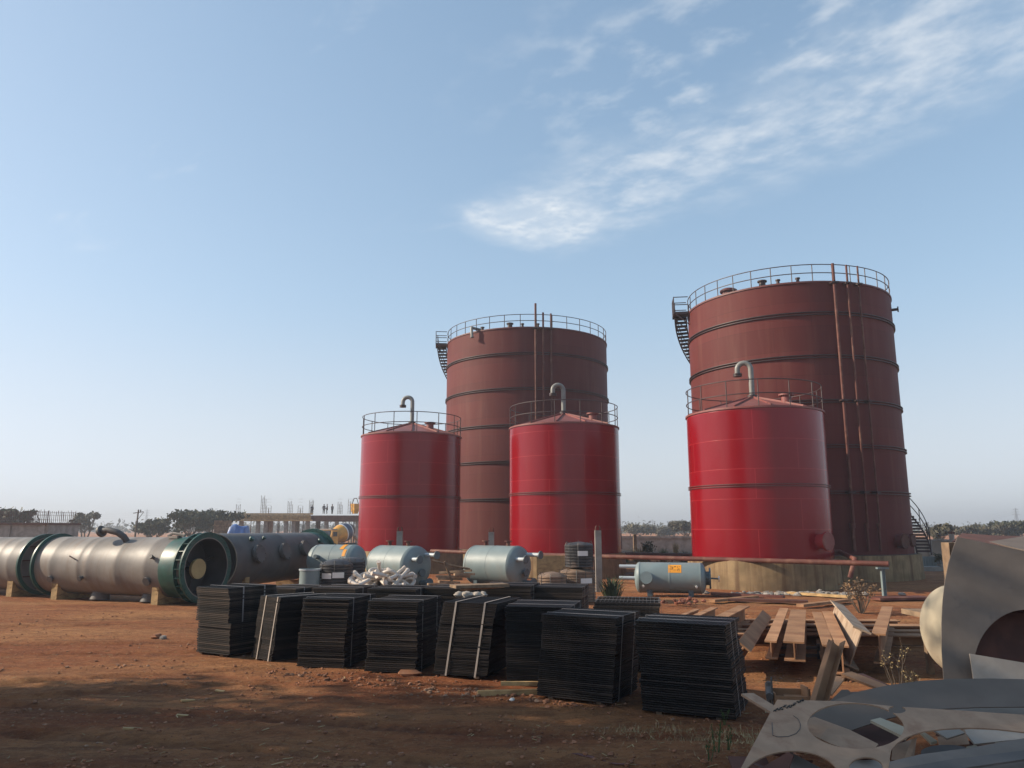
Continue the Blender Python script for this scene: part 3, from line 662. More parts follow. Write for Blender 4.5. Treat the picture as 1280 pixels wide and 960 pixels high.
def big_drum(px, d, ang, label):
    c = P(px, 700, d); zc = 1.12
    t = drum(c, ang, .99, 2.75, zc, label); h = 1.375
    legs(t, (-.9, .9), zc, .99)
    for xx in (-.75, .75):
        b = MB(); b.cyl((xx, 0, zc + .9), (xx, 0, zc + 1.22), .10, 12); b.cyl((xx, 0, zc + 1.19), (xx, 0, zc + 1.24), .2, 14); b.build('top_nozzle', M_brownpipe, t)
    for yy, zz, l2 in ((-.45, .35, .5), (.45, .55, .75)):
        b = MB(); b.cyl((h + .1, yy, zc + zz), (h + .3 + l2, yy, zc + zz), .10, 14); b.build('end_pipe', M_palepipe, t)
        b = MB(); b.cyl((h + .3 + l2, yy, zc + zz), (h + .36 + l2, yy, zc + zz), .20, 18); b.build('end_flange', M_bluedk, t)
    b = MB(); b.cyl((h + .2, 0, zc - .3), (h + .5, 0, zc - .3), .1, 12); b.cyl((h + .5, 0, zc - .3), (h + .56, 0, zc - .3), .2, 14); b.build('end_nozzle', M_bluedk, t)
    b = MB(); b.cyl((h + .1, .2, zc - .8), (h + .8, .2, zc - .8), .12, 12); b.cyl((h + .8, .2, zc - .8), (h + .87, .2, zc - .8), .24, 14); b.build('drain_nozzle', M_bluedk, t)
    return t
big_drum(498, 40.5, R_(-43), 'big blue grey drum behind the pile of white pipe bends, pipes on its end')
big_drum(621, 40.5, R_(-38), 'big blue grey drum in the middle, left of the stacked coils')
t = drum(P(421, 700, 38.5), R_(-20), .80, 2.0, 1.40, 'blue grey drum at the left behind the dark coils, yellow mark on it', .5)
legs(t, (-.7, .7), 1.40, .80)
b = MB(); b.cyl((-.55, -.70, 1.60), (-.55, -1.05, 1.66), .1, 12); b.box((-1.0, -.62, 1.62), (.3, .06, .34)); b.build('side_nozzle', M_bluedk, t)
b = MB()
for k in range(7):
    a0, a1 = R_(20 + 9 * k), R_(20 + 9 * (k + 1)); q = .815
    b.add([(.48 + .25 * (k < 3), -q * math.cos(a0), 1.40 + q * math.sin(a0)), (.70 + .2 * (k < 3), -q * math.cos(a0), 1.40 + q * math.sin(a0)), (.70 + .2 * (k < 3), -q * math.cos(a1), 1.40 + q * math.sin(a1)), (.48 + .25 * (k < 3), -q * math.cos(a1), 1.40 + q * math.sin(a1))], [(0, 1, 2, 3)])
b.build('painted_mark', M_orange, t)
# thin drum at right
c = P(838, 730, 35.6); t = drum(c, R_(-14), .67, 2.75, .80, 'slim blue grey drum with an orange notice, beside the right red tank foundation', .22)
legs(t, (-.9, .9), .8, .67)
for zz, yy in ((.48, -.2), (-.02, -.35)):
    b = MB(); b.cyl((-1.4, yy, .8 + zz), (-2.25, yy, .8 + zz), .085, 12); b.build('end_pipe', M_palepipe, t)
b = MB(); b.cyl((-1.0, -.62, .82), (-1.0, -.86, .84), .27, 22); b.build('side_nozzle', M_blue, t); 
b = MB(); b.cyl((1.5, 0, .8), (1.72, 0, .8), .30, 18); b.cyl((1.7, 0, .8), (1.78, 0, .8), .46, 20)
b.cyl((1.78, 0, .8), (2.15, 0, .78), .035, 8); b.build('end_flange', M_bluedk, t)
b = MB(); b.cyl((2.1, 0, .78), (2.14, 0, .78), .13, 12); b.build('valve_disc', M_label, t)
for xx in (-1.15, 1.15):
    b = MB(); b.cyl((xx, -.58, .47), (xx, -.66, .45), .05, 8); b.build('plug', M_label, t)
ob = MB()
for k in range(8):
    a0, a1 = R_(22 + 4.6 * k), R_(22 + 4.6 * (k + 1)); q = .678
    ob.add([(-.05, -q * math.cos(a0), .8 + q * math.sin(a0)), (.52, -q * math.cos(a0), .8 + q * math.sin(a0)), (.52, -q * math.cos(a1), .8 + q * math.sin(a1)), (-.05, -q * math.cos(a1), .8 + q * math.sin(a1))], [(0, 1, 2, 3)])
no = ob.build('notice', M_orange, t)
ib = MB()
for x0, x1, k0, k1 in ((.03, .05, 1, 7), (.03, .16, 5, 5.6), (.14, .16, 3, 5.6), (.03, .16, 3, 3.5), (.2, .22, 2, 6), (.2, .3, 5.4, 6), (.28, .3, 2, 6), (.36, .38, 1.4, 3.4), (.36, .46, 3, 3.5), (.44, .46, 1.4, 6), (.36, .38, 4.4, 6.2)):
    a0, a1 = R_(22 + 4.6 * k0), R_(22 + 4.6 * k1); q = .684
    ib.add([(x0, -q * math.cos(a0), .8 + q * math.sin(a0)), (x1, -q * math.cos(a0), .8 + q * math.sin(a0)), (x1, -q * math.cos(a1), .8 + q * math.sin(a1)), (x0, -q * math.cos(a1), .8 + q * math.sin(a1))], [(0, 1, 2, 3)])
ib.build('lettering', M_ink, no)

# ------------------------------------------------------------------ bundles of black panels
GRP = 'bundles of black grating panels'
def bundle(A, rot, wd, dp, n, pitch, label, mat, strap='y', smat=None, lean=(0, 0), tiers=None, jit=.012, straps=(.28, .72), seed=1, z0=.05, grate=False):
    """A = front left corner on the ground; lean = top shift along (width, depth)"""
    rn = random.Random(seed); smat = smat or M_strap
    t = thing('panel_bundle', (A.x, A.y, gh(A.x, A.y)), label, 'panel bundle', rot, GRP)
    th = pitch * .74; m = MB(); fw = .035
    for sx in (0, 1): m.box((fw / 2 if sx == 0 else wd - fw / 2, dp / 2, th / 2), (fw, dp, th))
    for sy in (0, 1): m.box((wd / 2, fw / 2 if sy == 0 else dp - fw / 2, th / 2), (wd - 2 * fw, fw, th))
    k = 16 if grate else 11
    if not grate:
        m.box((wd / 2, dp / 2, th * .45), (wd - 2 * fw, dp - 2 * fw, th * .5)); k = 26
    for i in range(1, k): m.box((fw + (wd - 2 * fw) * i / k, dp / 2, th * .55), (.012, dp - 2 * fw, th * .8))
    for i in range(1, 7 if grate else 1): m.box((wd / 2, fw + (dp - 2 * fw) * i / 7, th * .72), (wd - 2 * fw, .02, th * .4))
    tm = MB(); tm.v = list(m.v); tm.f = list(m.f); tm.uv = list(m.uv)
    first = None; H = n * pitch
    ox = oy = 0
    for i in range(n):
        z = z0 + i * pitch
        if first is None: o = first = m.build('grating_panel', mat, t, smooth=0)
        else: o = first.copy(); C.objects.link(o); o.parent = t
        if rn.random() < .18: ox, oy = rn.gauss(0, jit * 1.2), rn.gauss(0, jit)
        q = i / max(1, n - 1); sh = 0
        if tiers and i < tiers[0]: sh = tiers[1]
        o.location = (lean[0] * q + ox + rn.gauss(0, jit * .45) + sh, lean[1] * q + oy + rn.gauss(0, jit * .45), z); o.rotation_euler = (0, 0, rn.gauss(0, .006))
    b = MB()
    for x in (.18, .82): b.box((wd * x, dp / 2, z0 / 2), (.09, dp * .96, z0 - .004))
    b.build('bearer', M_wood2, t)
    for s in straps:
        b = MB(); e = .018; zt = z0 + H + .006
        if strap == 'y':
            x = wd * s; pts = [(x, -e, z0 - .012), (x + lean[0], -e + lean[1], zt), (x + lean[0], dp + e + lean[1], zt), (x, dp + e, z0 - .012)]; wv = Vector((.019, 0, 0))
        else:
            y = dp * s; pts = [(-e, y, z0 - .012), (-e + lean[0], y + lean[1], zt), (wd + e + lean[0], y + lean[1], zt), (wd + e, y, z0 - .012)]; wv = Vector((0, .019, 0))
        pts = [Vector(p) for p in pts]; c = sum(pts, Vector()) / 4
        for i in range(4):
            p, q = pts[i], pts[(i + 1) % 4]; o1, o2 = (p - c).normalized() * .004, (q - c).normalized() * .004
            b.add([p - wv, q - wv, q + wv, p + wv, p - wv + o1, q - wv + o2, q + wv + o2, p + wv + o1], [(0, 1, 2, 3), (7, 6, 5, 4), (0, 4, 5, 1), (3, 2, 6, 7)])
        b.build('strap', smat, t, smooth=0)
    return t
def bund(fl, fr_w, rot, *a, **k): return bundle(G(*fl), R_(rot), fr_w, *a, **k)
bund((242, 818), 1.15, -30, 1.5, 38, .040, 'leftmost bundle of black panels, made of two offset tiers', M_black2, strap='x', tiers=(18, .10), seed=11, lean=(-.05, 0))
bund((314, 823), .86, -42, 1.25, 44, .032, 'narrow leaning bundle with two pale straps, second from the left end of the front row', M_black, smat=M_strapw, lean=(.20, .05), straps=(.30, .88), jit=.006, seed=12)
bund((371, 834), 1.10, -12, 1.6, 36, .040, 'brownish upright bundle just right of the narrow leaning bundle', M_black2, strap='x', straps=(.2, .8), seed=13, lean=(.02, 0), jit=.016)
bund((456, 841), 1.13, -13, 1.6, 36, .040, 'brownish bundle before the white pipe bends, left of a leaning bundle with pale straps', M_black2, strap='x', straps=(.2, .8), seed=14, lean=(.0, 0), jit=.016)
bund((540, 847), 1.18, -19, 1.5, 46, .031, 'wide leaning bundle with two pale straps, in the middle of the front row', M_black, smat=M_strapw, lean=(.19, .06), straps=(.26, .80), jit=.006, seed=15)
bund((633, 857), 1.30, -13, 1.6, 44, .0325, 'black bundle standing behind the bundle next to the pale battens', M_black, strap='x', straps=(.25, .75), seed=16, lean=(-.03, 0), jit=.008)
bund((671, 874), 1.42, -27, 1.35, 42, .0335, 'near black bundle whose top corner shows beside the pale battens on the ground', M_black, strap='x', straps=(.2, .7), seed=17, lean=(.12, 0), jit=.008)
bund((803, 889), 1.52, -25, 1.30, 40, .036, 'nearest and rightmost black bundle, beside the dusty steel beams', M_black, strap='x', straps=(.25, .6), seed=18, lean=(-.09, 0), jit=.014)
bundle(P(744, 800, 17.4).xy.to_3d(), R_(-10), 1.42, 1.5, 41, .0345, 'single bundle behind the two nearest ones, its toothed grating top seen over them', M_black2, strap='x', straps=(.3, .8), seed=19, grate=True)
# second row, mostly hidden behind the first
for i, (px, d, wd, rt, n, lb) in enumerate([
    (318, 21.2, 1.2, -20, 41, 'half hidden bundle behind the narrow leaning bundle, under the blue grey cylinder'),
    (388, 21.0, 1.25, -14, 41, 'half hidden bundle in front of the black coils at left'),
    (457, 20.4, 1.30, -12, 42, 'half hidden bundle in front of the pile of white pipe bends'),
    (528, 20.8, 1.35, -14, 42, 'half hidden bundle behind the wide leaning bundle with pale straps'),
    (600, 20.3, 1.30, -12, 43, 'half hidden bundle under the planks in front of the middle drum'),
    (668, 20.6, 1.25, -12, 42, 'half hidden bundle in front of the stacked coils')]):
    q = P(px, 800, d); bundle(Vector((q.x, d, 0)), R_(rt), wd, 1.5, n, .0345, lb, M_black2, strap='x', straps=(.25, .75), seed=30 + i)
# ------------------------------------------------------------------ small timber near the bundles
def plank(p0, p1, wd, th, mat, label, name='timber_batten', cat='batten', group=None):
    p0, p1 = Vector(p0), Vector(p1); b = MB(); b.bar(Vector(), p1 - p0, wd, th); o = b.build(name, mat, None, p0, smooth=0); return tag(o, label, cat, group)
a, c = G(597, 871), G(673, 869); a.z = c.z = .06; plank(a, c, .10, .09, M_wood, 'front pale timber batten lying left of a near black bundle', group='pale timber battens')
a, c = G(626, 862), G(676, 862); a.z = c.z = .11; plank(a, c, .08, .07, M_wood, 'rear pale timber batten half hidden behind the near black bundle', group='pale timber battens')
T2 = 1.545
def topz(px, py, z): 
    q = G(px, py, z); return q
a, c = topz(578, 737, T2), topz(628, 733, T2); plank(a, c, .14, .05, M_rustlit, 'orange brown plank lying on top of the bundles in front of the middle drum', 'plank', 'plank')
a, c = topz(566, 733, T2 + .07), topz(632, 731, T2 + .07); plank(a, c, .5, .07, M_wood2, 'dark weathered plank lying on the bundles before the middle drum', 'plank', 'plank')
b = MB(); pz = topz(588, 744, T2 - .05)
for k in range(7):
    vs, fs = stone_pts(.12, k); b.add([p + Vector((.09 * (k - 3), .05 * math.sin(k * 2.1), .02)) for p in vs], fs)
tag(b.build('plastic_wrap', M_palesteel, None, (pz.x, pz.y, T2 - .06), smooth=60), 'crumpled pale plastic wrap lying on top of the bundles', 'plastic wrap')

# ------------------------------------------------------------------ coils, cylinder, white pipe bends
def coil(px, d, z, r, h, mat, label, labels=((-20, .5),), cap=.22, seed=0):
    q = P(px, 700, d); t = thing('pipe_coil', (q.x, d, z), label, 'coil', R_(seed * 40), 'banded plastic coils'); b = MB()
    n = max(5, int(h / .11)); pr = [(r * .45, 0)]
    for k in range(n):
        a0 = h * k / n; s = h / n; pr += [(r - .05, a0 + .02), (r, a0 + s * .25), (r, a0 + s * .75), (r - .05, a0 + s * .98)]
    b.lathe(pr + [(r * .75, h + cap * .5), (.12, h + cap), (0, h + cap)], 48); b.build('windings', mat, t, smooth=50)
    c = MB(); rn = random.Random(seed)
    for k in range(10):
        a = 36 * k + rn.uniform(-9, 9); c.tube([pol(r * .7, a, h + .03), pol(r * .9, a, h + .05 + rn.random() * .10), pol(r + .005, a, h - .04), pol(r + .006, a, .05)], .011, 5)
    c.build('binding_bands', M_drum, t)
    for a, f in labels:
        l = MB(); Mx = Matrix.Rotation(R_(a - seed * 40), 4, 'Z')
        l.M = Mx
        l.lathe([(r + .012, h * f - .1), (r + .016, h * f - .1), (r + .016, h * f + .1), (r + .012, h * f + .1)], 8, None, -.36, .36); l.build('paper_label', M_label, t)
    return t
coil(722, 33.0, 0, .73, 1.25, M_drumb, 'brown dusty coil underneath the black one, left of the tall concrete pillar', ((-65, .7),), .12, 1)
coil(724, 33.0, 1.38, .60, .95, M_drum, 'black coil with a white label stacked on a brown one', ((-80, .62),), .10, 2)
coil(690, 32.0, 0, .58, 1.12, M_drumb, 'lower brown black coil with a white label beside the middle drum', ((-105, .66),), .14, 3)
coil(421, 30.0, .10, .60, 1.58, M_drum, 'black coil with a cone top and white label, right of the blue grey cylinder', ((-115, .72), (-70, .74)), .16, 4)
coil(439, 31.2, .10, .56, 1.62, M_drum, 'black coil behind another, next to the white pipe bends', ((-90, .74),), .14, 5)
q = P(388, 700, 29.5); t = thing('open_cylinder', (q.x, q.y, 0), 'upright blue grey steel cylinder left of the black coils', 'cylinder'); b = MB()
b.lathe([(.34, 1.50), (.37, 1.50), (.37, 0)], 40); b.lathe([(.34, .4), (.34, 1.50)][::-1], 40); b.build('body', M_blue, t); b = MB(); b.lathe([(.372, 1.50), (.40, 1.50), (.40, 1.45), (.372, 1.44)], 40); b.build('rim', M_palepipe, t)
# white pipe bends piled on a bundle
rn = random.Random(5)
def bend(kind):
    b = MB(); r = .064
    if kind == 0: pts = [Vector((-.35, 0, 0)), Vector((.05, 0, 0))] + [Vector((.05 + .26 * math.sin(R_(q)), .26 - .26 * math.cos(R_(q)), 0)) for q in range(15, 91, 15)] + [Vector((.31, .55, 0))]
    elif kind == 1: pts = [Vector((.5, 0, 0)), Vector((.05, 0, 0))] + [Vector((-.25 * math.sin(R_(q)), .25 - .25 * math.cos(R_(q)), 0)) for q in range(15, 180, 15)] + [Vector((.1, .5, 0)), Vector((.4, .5, 0))]
    else: pts = [Vector((-.6, 0, 0)), Vector((.6, 0, 0))]
    b.tube(pts, r, 12, caps=True)
    for e, f in ((pts[0], pts[1]), (pts[-1], pts[-2])): d = (f - e).normalized(); b.cyl(e - d * .01, e + d * .10, r * 1.25, 12)
    return b
protos = []
spots = []
c0 = P(479, 722, 29.2)
for k in range(42):
    x = rn.uniform(-.78, .70); hmax = .60 * max(.1, 1 - abs(x - .05) / 1.4)
    spots.append((c0.x + x, c0.y + rn.uniform(-.55, .5), rn.uniform(.12, 1) * hmax))
adjs = ['curved', 'hooked', 'straight']
for k, (x, y, z) in enumerate(spots):
    kd = k % 3 if k % 5 else 1
    if k < 3:
        kd = k; o = bend(kd).build('pipe_bend', M_white, None); protos.append(o)
    else: o = protos[kd].copy(); C.objects.link(o)
    o.location = (x, y, z + .88); o.rotation_euler = (rn.uniform(-.5, .9), rn.uniform(-.6, .6), rn.uniform(0, 6.3))
    tag(o, 'white plastic pipe bend in the heap before the left big drum', 'pipe bend', 'heap of white plastic pipe bends')
# low timber crib that carries the heap
b = MB()
for k in range(5): b.box((-1.2 + .6 * k, 0, .40), (.16, 1.4, .8))
b.box((0, -.3, .84), (3.0, .5, .07)); b.box((0, .35, .84), (3.0, .5, .07))
tag(b.build('timber_crib', M_wood2, None, (c0.x, c0.y, 0), smooth=0), 'dark timber crib under the heap of white pipe bends', 'crib')

# ------------------------------------------------------------------ steel beams at right
BG = 'rust dusted steel beams in the yard'
def ibeam(p0, p1, h, wd, label, tf=.035, tw=.025, roll=0, mat=None, name='steel_beam', group=BG):
    """p0,p1 = centre of the top flange's upper face at both ends"""
    p0, p1 = Vector(p0), Vector(p1); x = (p1 - p0).normalized(); y = Vector((0, 0, 1)).cross(x).normalized(); z = x.cross(y)
    Rm = Matrix((x, y, z)).transposed() @ Matrix.Rotation(R_(roll), 3, 'X'); ln = (p1 - p0).length; b = MB()
    b.box((ln / 2, 0, -tf / 2), (ln, wd, tf)); b.box((ln / 2, 0, -h / 2), (ln, tw, h - 2 * tf)); b.box((ln / 2, 0, -h + tf / 2), (ln, wd, tf))
    o = b.build(name, mat or M_rustlit, None, p0, smooth=0); o.rotation_euler = Rm.to_euler(); return tag(o, label, 'steel beam', group)
def beam_px(n, f, z, h, wd, label, zf=None, **k): return ibeam(G(*n, z), G(*f, zf if zf else z), h, wd, label, **k)
for i, (dy, lb) in enumerate([(20.7, 'front cross beam lying sideways under the other dusty beams'), (21.55, 'second cross beam under the dusty beams'), (22.7, 'third cross beam, its orange top just behind the second'), (23.9, 'rear cross beam along the orange earth')]):
    ibeam((P(880, 780, dy).x, dy + .35 - i * .05, .30), (P(1172 if i < 3 else 1120, 780, dy).x, dy - .1, .30), .29, [.5, .42, .5, .4][i], lb)
beam_px((963, 801), (980, 760), .68, .37, .24, 'upright narrow beam right of the tilted one nearest the black bundle')
beam_px((992, 802), (998, 762), .70, .39, .41, 'wide topped beam in the middle of the beam pile, frame under it')
beam_px((931, 808), (959, 767), .66, .42, .30, 'tilted beam leaning to the right beside the nearest black bundle', roll=40)
beam_px((901, 771), (930, 757), .70, .45, .34, 'beam with an orange top and dark side just above the nearest black bundle')
beam_px((868, 770), (893, 759), .50, .3, .22, 'thin beam at the left end of the beam pile, behind the nearest bundle')
beam_px((846, 771), (872, 761), .48, .3, .16, 'short beam behind the toothed bundle, leftmost of the beam pile')
beam_px((1036, 806), (1021, 765), .70, .55, .24, 'left one of two beams side by side behind the leaning channel')
beam_px((1052, 807), (1034, 764), .70, .55, .27, 'right one of two beams side by side behind the leaning channel')
beam_px((1078, 787), (1046, 753), .95, .80, .36, 'deep beam rolled over so its pale lit web shows', roll=22, zf=.9, mat=M_palebeam)
beam_px((1098, 792), (1109, 758), .85, .60, .27, 'rightmost single beam with its pale I shaped end towards us')
b = MB(); q = G(985, 818, .1)
for zz in (.08, .25): b.bar((-.35, 0, zz), (.75, 0, zz), .06, .06)
for xx in (-.33, .25, .72): b.bar((xx, 0, 0), (xx, 0, .34), .06, .06)
tag(b.build('steel_trestle', M_steel, None, (q.x, q.y, 0), smooth=0), 'low steel trestle frame under the wide topped beam', 'trestle')

# ------------------------------------------------------------------ scrap at the near right corner
def tiltplane(px, py, d, tilt, yaw=0, side=0):
    n = Vector((0, -math.sin(R_(tilt)), math.cos(R_(tilt)))); n.rotate(Matrix.Rotation(R_(side), 3, 'Y')); n.rotate(Matrix.Rotation(R_(yaw), 3, 'Z')); return P(px, py, d), n
def plate(name, outline, pl, th, mat, label, cat, holes=(), parent=None, smooth=20):
    p0, n = pl; x = Vector((1, 0, 0)); x = (x - n * x.dot(n)).normalized(); y = n.cross(x)
    M = Matrix((x, y, n)).transposed()
    o2 = lambda px, py: ((onplane(px, py, p0, n) - p0).dot(x), (onplane(px, py, p0, n) - p0).dot(y))
    poly = [o2(*q) for q in outline]; hs = [[o2(*q) for q in h] for h in holes]
    b = MB(); b.slab(poly, th, None, hs); o = b.build(name, mat, parent, smooth=smooth)
    if parent: o.location = parent.matrix_basis.inverted() @ p0 if False else p0 - parent.location
    else: o.location = p0
    o.rotation_euler = M.to_euler()
    if label: tag(o, label, cat)
    return o
def ell(cx, cy, rx, ry, rot=0, n=40, skew=0):
    r = R_(rot); out_ = []
    for k in range(n):
        a = 2 * math.pi * k / n; x, y = rx * math.cos(a), ry * math.sin(a); out_.append((cx + x * math.cos(r) - y * math.sin(r), cy + x * math.sin(r) + y * math.cos(r)))
    return out_
PL = tiltplane(1069, 907, 8.4, 15.5, 0, 0)
h_big = [(1112, 948), (1114, 937), (1122, 928), (1136, 920), (1155, 914), (1180, 911), (1210, 909.5), (1245, 911), (1280, 915), (1320, 924), (1345, 938), (1350, 955), (1335, 975), (1290, 990), (1220, 996), (1160, 988), (1125, 972), (1114, 960)]
holed = plate('cut_out_plate', [(971.5, 874.5), (1052, 876.5), (1120, 883), (1200, 888), (1290, 894), (1420, 899), (1440, 1060), (1150, 1075), (872, 1060), (905, 1000)], PL, .014, M_tanplate,
      'tan rusted steel plate with big round holes cut out, nearest at bottom right', 'steel plate',
      holes=[ell(1069.5, 907.3, 60.5, 28.6, 2.5), ell(1121.5, 887, 10.8, 4.6, 2), h_big, ell(1082.5, 960, 21.5, 13.5), ell(988, 976, 62, 37.5, -3, 40)])
# chalk marks on it
PLm = (PL[0] + PL[1] * .004, PL[1])
def stroke(pts, r, z=.004):
    b = MB(); ps = [onplane(*q, PL[0] + PL[1] * z, PL[1]) - PL[0] for q in pts]; b.tube(ps, r, 5); return b
mk = stroke([(965, 903), (965.5, 913), (966, 919), (972, 921), (985, 920.5), (995, 917), (1000, 911), (1000.5, 905), (998, 899), (992, 894.5)], .0035)
o = mk.build('drawn_outline', M_steel, None); o.location = PL[0]; o.parent = holed; o.matrix_parent_inverse = (Matrix.Translation(holed.location) @ holed.rotation_euler.to_matrix().to_4x4()).inverted()
wr = MB(); rn = random.Random(9)
for k in range(26):
    q = k / 25; px = 967 + 36 * q; py = 889 - 13 * q + rn.uniform(-2.0, 2.0)
    s = stroke([(px, py), (px + rn.uniform(.5, 2.2), py + rn.uniform(-1.2, 1.2)), (px + rn.uniform(0, 2.5), py + rn.uniform(-1.5, 1.5))], .006, .005); b0 = len(wr.v); wr.v += s.v; wr.f += [tuple(i + b0 for i in f) for f in s.f]; wr.uv += s.uv
o = wr.build('scrawled_writing', M_ink, None); o.location = PL[0]; o.parent = holed; o.matrix_parent_inverse = (Matrix.Translation(holed.location) @ holed.rotation_euler.to_matrix().to_4x4()).inverted()

# pieces in the heap under and behind it
plate('ring_segment', [(1046, 874), (1075, 864), (1110, 856.5), (1150, 851), (1190, 848.5), (1240, 848), (1300, 849.5), (1400, 856), (1420, 892), (1340, 886), (1280, 883.5), (1220, 884), (1170, 886.5), (1130, 893), (1108, 898.5), (1078, 908), (1050, 917.5), (1020, 930), (1000, 925), (1006, 900), (1030, 882)], tiltplane(1160, 868, 9.75, 20), .012, M_steelblue, 'large dark blue grey curved plate lying behind the plate with round holes', 'steel plate')
plate('curved_offcut', [(1150, 888), (1200, 884.5), (1290, 883), (1400, 886), (1420, 915), (1280, 900), (1180, 897)], tiltplane(1230, 890, 10.0, 12), .012, M_palesteel, 'pale grey curved offcut between the dark curved plate and the plate with holes', 'offcut')
def offc(outline, d, tilt, mat, label, th=.02, yaw=0, side=0):
    cx_ = sum(p[0] for p in outline) / len(outline); cy_ = sum(p[1] for p in outline) / len(outline)
    return plate('steel_offcut', outline, tiltplane(cx_, cy_, d, tilt, yaw, side), th, mat, label, 'offcut')
offc([(1004, 900), (1018, 896), (1062, 912), (1098, 930), (1085, 945), (1040, 930), (1008, 915)], 8.75, 12, M_tanplate, 'grey tan strip seen through the left round hole', yaw=0)
offc([(1088, 900), (1100, 897), (1140, 912), (1132, 922)], 8.95, 10, M_cream, 'small pale strip seen at the right side of the left round hole', .03)
offc([(1045, 922), (1090, 898), (1140, 918), (1100, 950), (1060, 945)], 9.25, 8, M_rust, 'dark rusty sheet deep under the left round hole')
offc([(1112, 952), (1150, 943), (1210, 935), (1290, 921), (1420, 900), (1440, 1010), (1100, 1010)], 7.75, 12, M_steelgrey, 'blue grey plate under the large right hole, at the bottom edge', .012)
offc([(1114, 962), (1190, 949), (1280, 938), (1420, 915), (1420, 925), (1280, 949), (1190, 962), (1114, 975)], 7.6, 14, M_steel, 'dark strip lying on the blue grey plate at the bottom edge', .02)
offc([(1204, 912), (1290, 905), (1330, 918), (1218, 930)], 9.2, 14, M_palesteel, 'pale sheet seen through the upper right of the large hole')
offc([(1166, 912), (1196, 909), (1206, 916), (1184, 923)], 8.9, 25, M_palesteel, 'small light folded piece at the top of the large hole', yaw=10)
offc([(1172, 921), (1206, 912), (1212, 930), (1175, 934)], 9.0, 30, M_tanplate, 'brown square offcut in the middle of the large hole')
offc([(1150, 914), (1157, 916), (1172, 926), (1164, 928)], 8.7, 22, M_cream, 'short pale stick at the top left of the large hole', .03)
offc([(1140, 924), (1146, 922), (1138, 949), (1130, 949)], 8.4, 35, M_tanplate, 'narrow tan strip standing at the left of the large hole', .03)
offc([(1116, 932), (1146, 922), (1142, 950), (1114, 950)], 8.9, 20, M_tanplate, 'tan offcut behind the narrow strip in the large hole')
offc(ell(1183, 940, 32, 9, 0, 24), 8.6, 10, M_steel, 'dark round disc lying under the large hole')
offc([(1208, 933), (1220, 931), (1226, 938), (1214, 941)], 8.5, 20, M_cream, 'small cream block in the middle of the large hole', .05)
offc([(1244, 928), (1266, 926), (1264, 934), (1243, 935)], 8.6, 20, M_cream, 'small cream block at the right of the large hole', .05)
offc([(948, 962), (985, 940), (992, 944), (975, 990), (930, 990)], 7.7, 28, M_rust, 'red brown plate seen in the hole at the bottom left', side=-18)
offc([(990, 941), (1030, 962), (1030, 990), (985, 990)], 7.9, 22, M_steelgrey, 'grey folded plate seen in the hole at the bottom left', side=15)
offc([(1060, 950), (1105, 950), (1108, 985), (1055, 985)], 8.2, 12, M_palesteel, 'pale plate under the small lower hole')
# upright channel and box
def channel(p0, p1, wd, dp, th, mat, label, name='steel_channel', upv=(0, 1, 0)):
    p0, p1 = Vector(p0), Vector(p1); M = alongM(Vector(), p1 - p0, upv); ln = (p1 - p0).length; b = MB(); b.M = M
    b.box((0, dp / 2, ln / 2), (wd, th, ln)); b.box((-wd / 2 + th / 2, 0, ln / 2 - .03), (th, dp - th, ln - .06)); b.box((wd / 2 - th / 2, 0, ln / 2 + .03), (th, dp - th, ln + .06))
    return tag(b.build(name, mat, None, p0, smooth=0), label, 'steel channel')
channel(P(1022, 884, 10.2), P(1046, 802, 10.8), .17, .12, .012, M_rustlit, 'brown steel channel leaning upright out of the scrap')
pc = P(990, 858, 10.9); t = thing('scrap_box', (pc.x, pc.y, pc.z - .2), 'small open steel frame beside the leaning channel', 'steel frame', R_(-8)); b = MB()
for yy, zz in ((-.18, 0), (.18, .03)):
    b.bar((-.27, yy, zz), (.27, yy, zz), .02, .22)
b.bar((-.26, -.18, .02), (-.26, .2, .02), .02, .24); b.bar((.16, -.2, .06), (.16, .2, .02), .02, .34); b.build('side_plates', M_rustlit, t, smooth=0)
b = MB(); b.cyl((-.29, -.15, -.15), (-.29, -.15, .34), .014, 6); b.cyl((-.31, .02, -.15), (-.30, .05, .24), .03, 8); b.cyl((-.33, -.2, .1), (-.27, .2, .18), .05, 10); b.build('rods', M_steel, t)
b = MB(); b.box((.05, 0, .02), (.30, .22, .05), Matrix.Rotation(.3, 3, 'X')); b.build('loose_block', M_rustlit, t)
def strip(p0, p1, wd, th, mat, label): return plank(p0, p1, wd, th, mat, label, 'steel_strip', 'steel strip')
strip(P(934, 868, 10.3), P(975, 893, 9.6), .17, .03, M_tanplate, 'tan steel strip poking out left of the plate with holes')
strip(P(1058, 842, 11.4), P(1104, 860, 11.0), .28, .03, M_rustlit, 'brown steel strip right of the leaning channel')
strip(P(1075, 843, 11.6), P(1108, 858, 11.2), .10, .03, M_rust, 'dark narrow strip on the brown steel strip')
strip(P(1032, 868, 10.6), P(1050, 846, 11.4), .16, .02, M_rustlit, 'short orange lit strip right behind the leaning channel')
offc([(1030, 884), (1052, 862), (1060, 862), (1066, 868), (1060, 880), (1042, 886)], 10.0, 35, M_steelblue, 'dark grey folded plate at the foot of the leaning channel')
offc([(1056, 866), (1080, 864), (1068, 872)], 10.1, 25, M_steel, 'small dark triangular offcut beside the folded plate')
b = MB(); q = P(1040, 900, 10.0); rn = random.Random(4)
for k in range(40): b.box((rn.uniform(-1.2, 3.5), rn.uniform(-2.2, 1.6), rn.uniform(.02, .40)), (rn.uniform(.2, .7), rn.uniform(.1, .5), rn.uniform(.02, .08)), Matrix.Rotation(rn.uniform(0, 3.1), 3, 'Z') @ Matrix.Rotation(rn.uniform(-.5, .5), 3, 'X'))
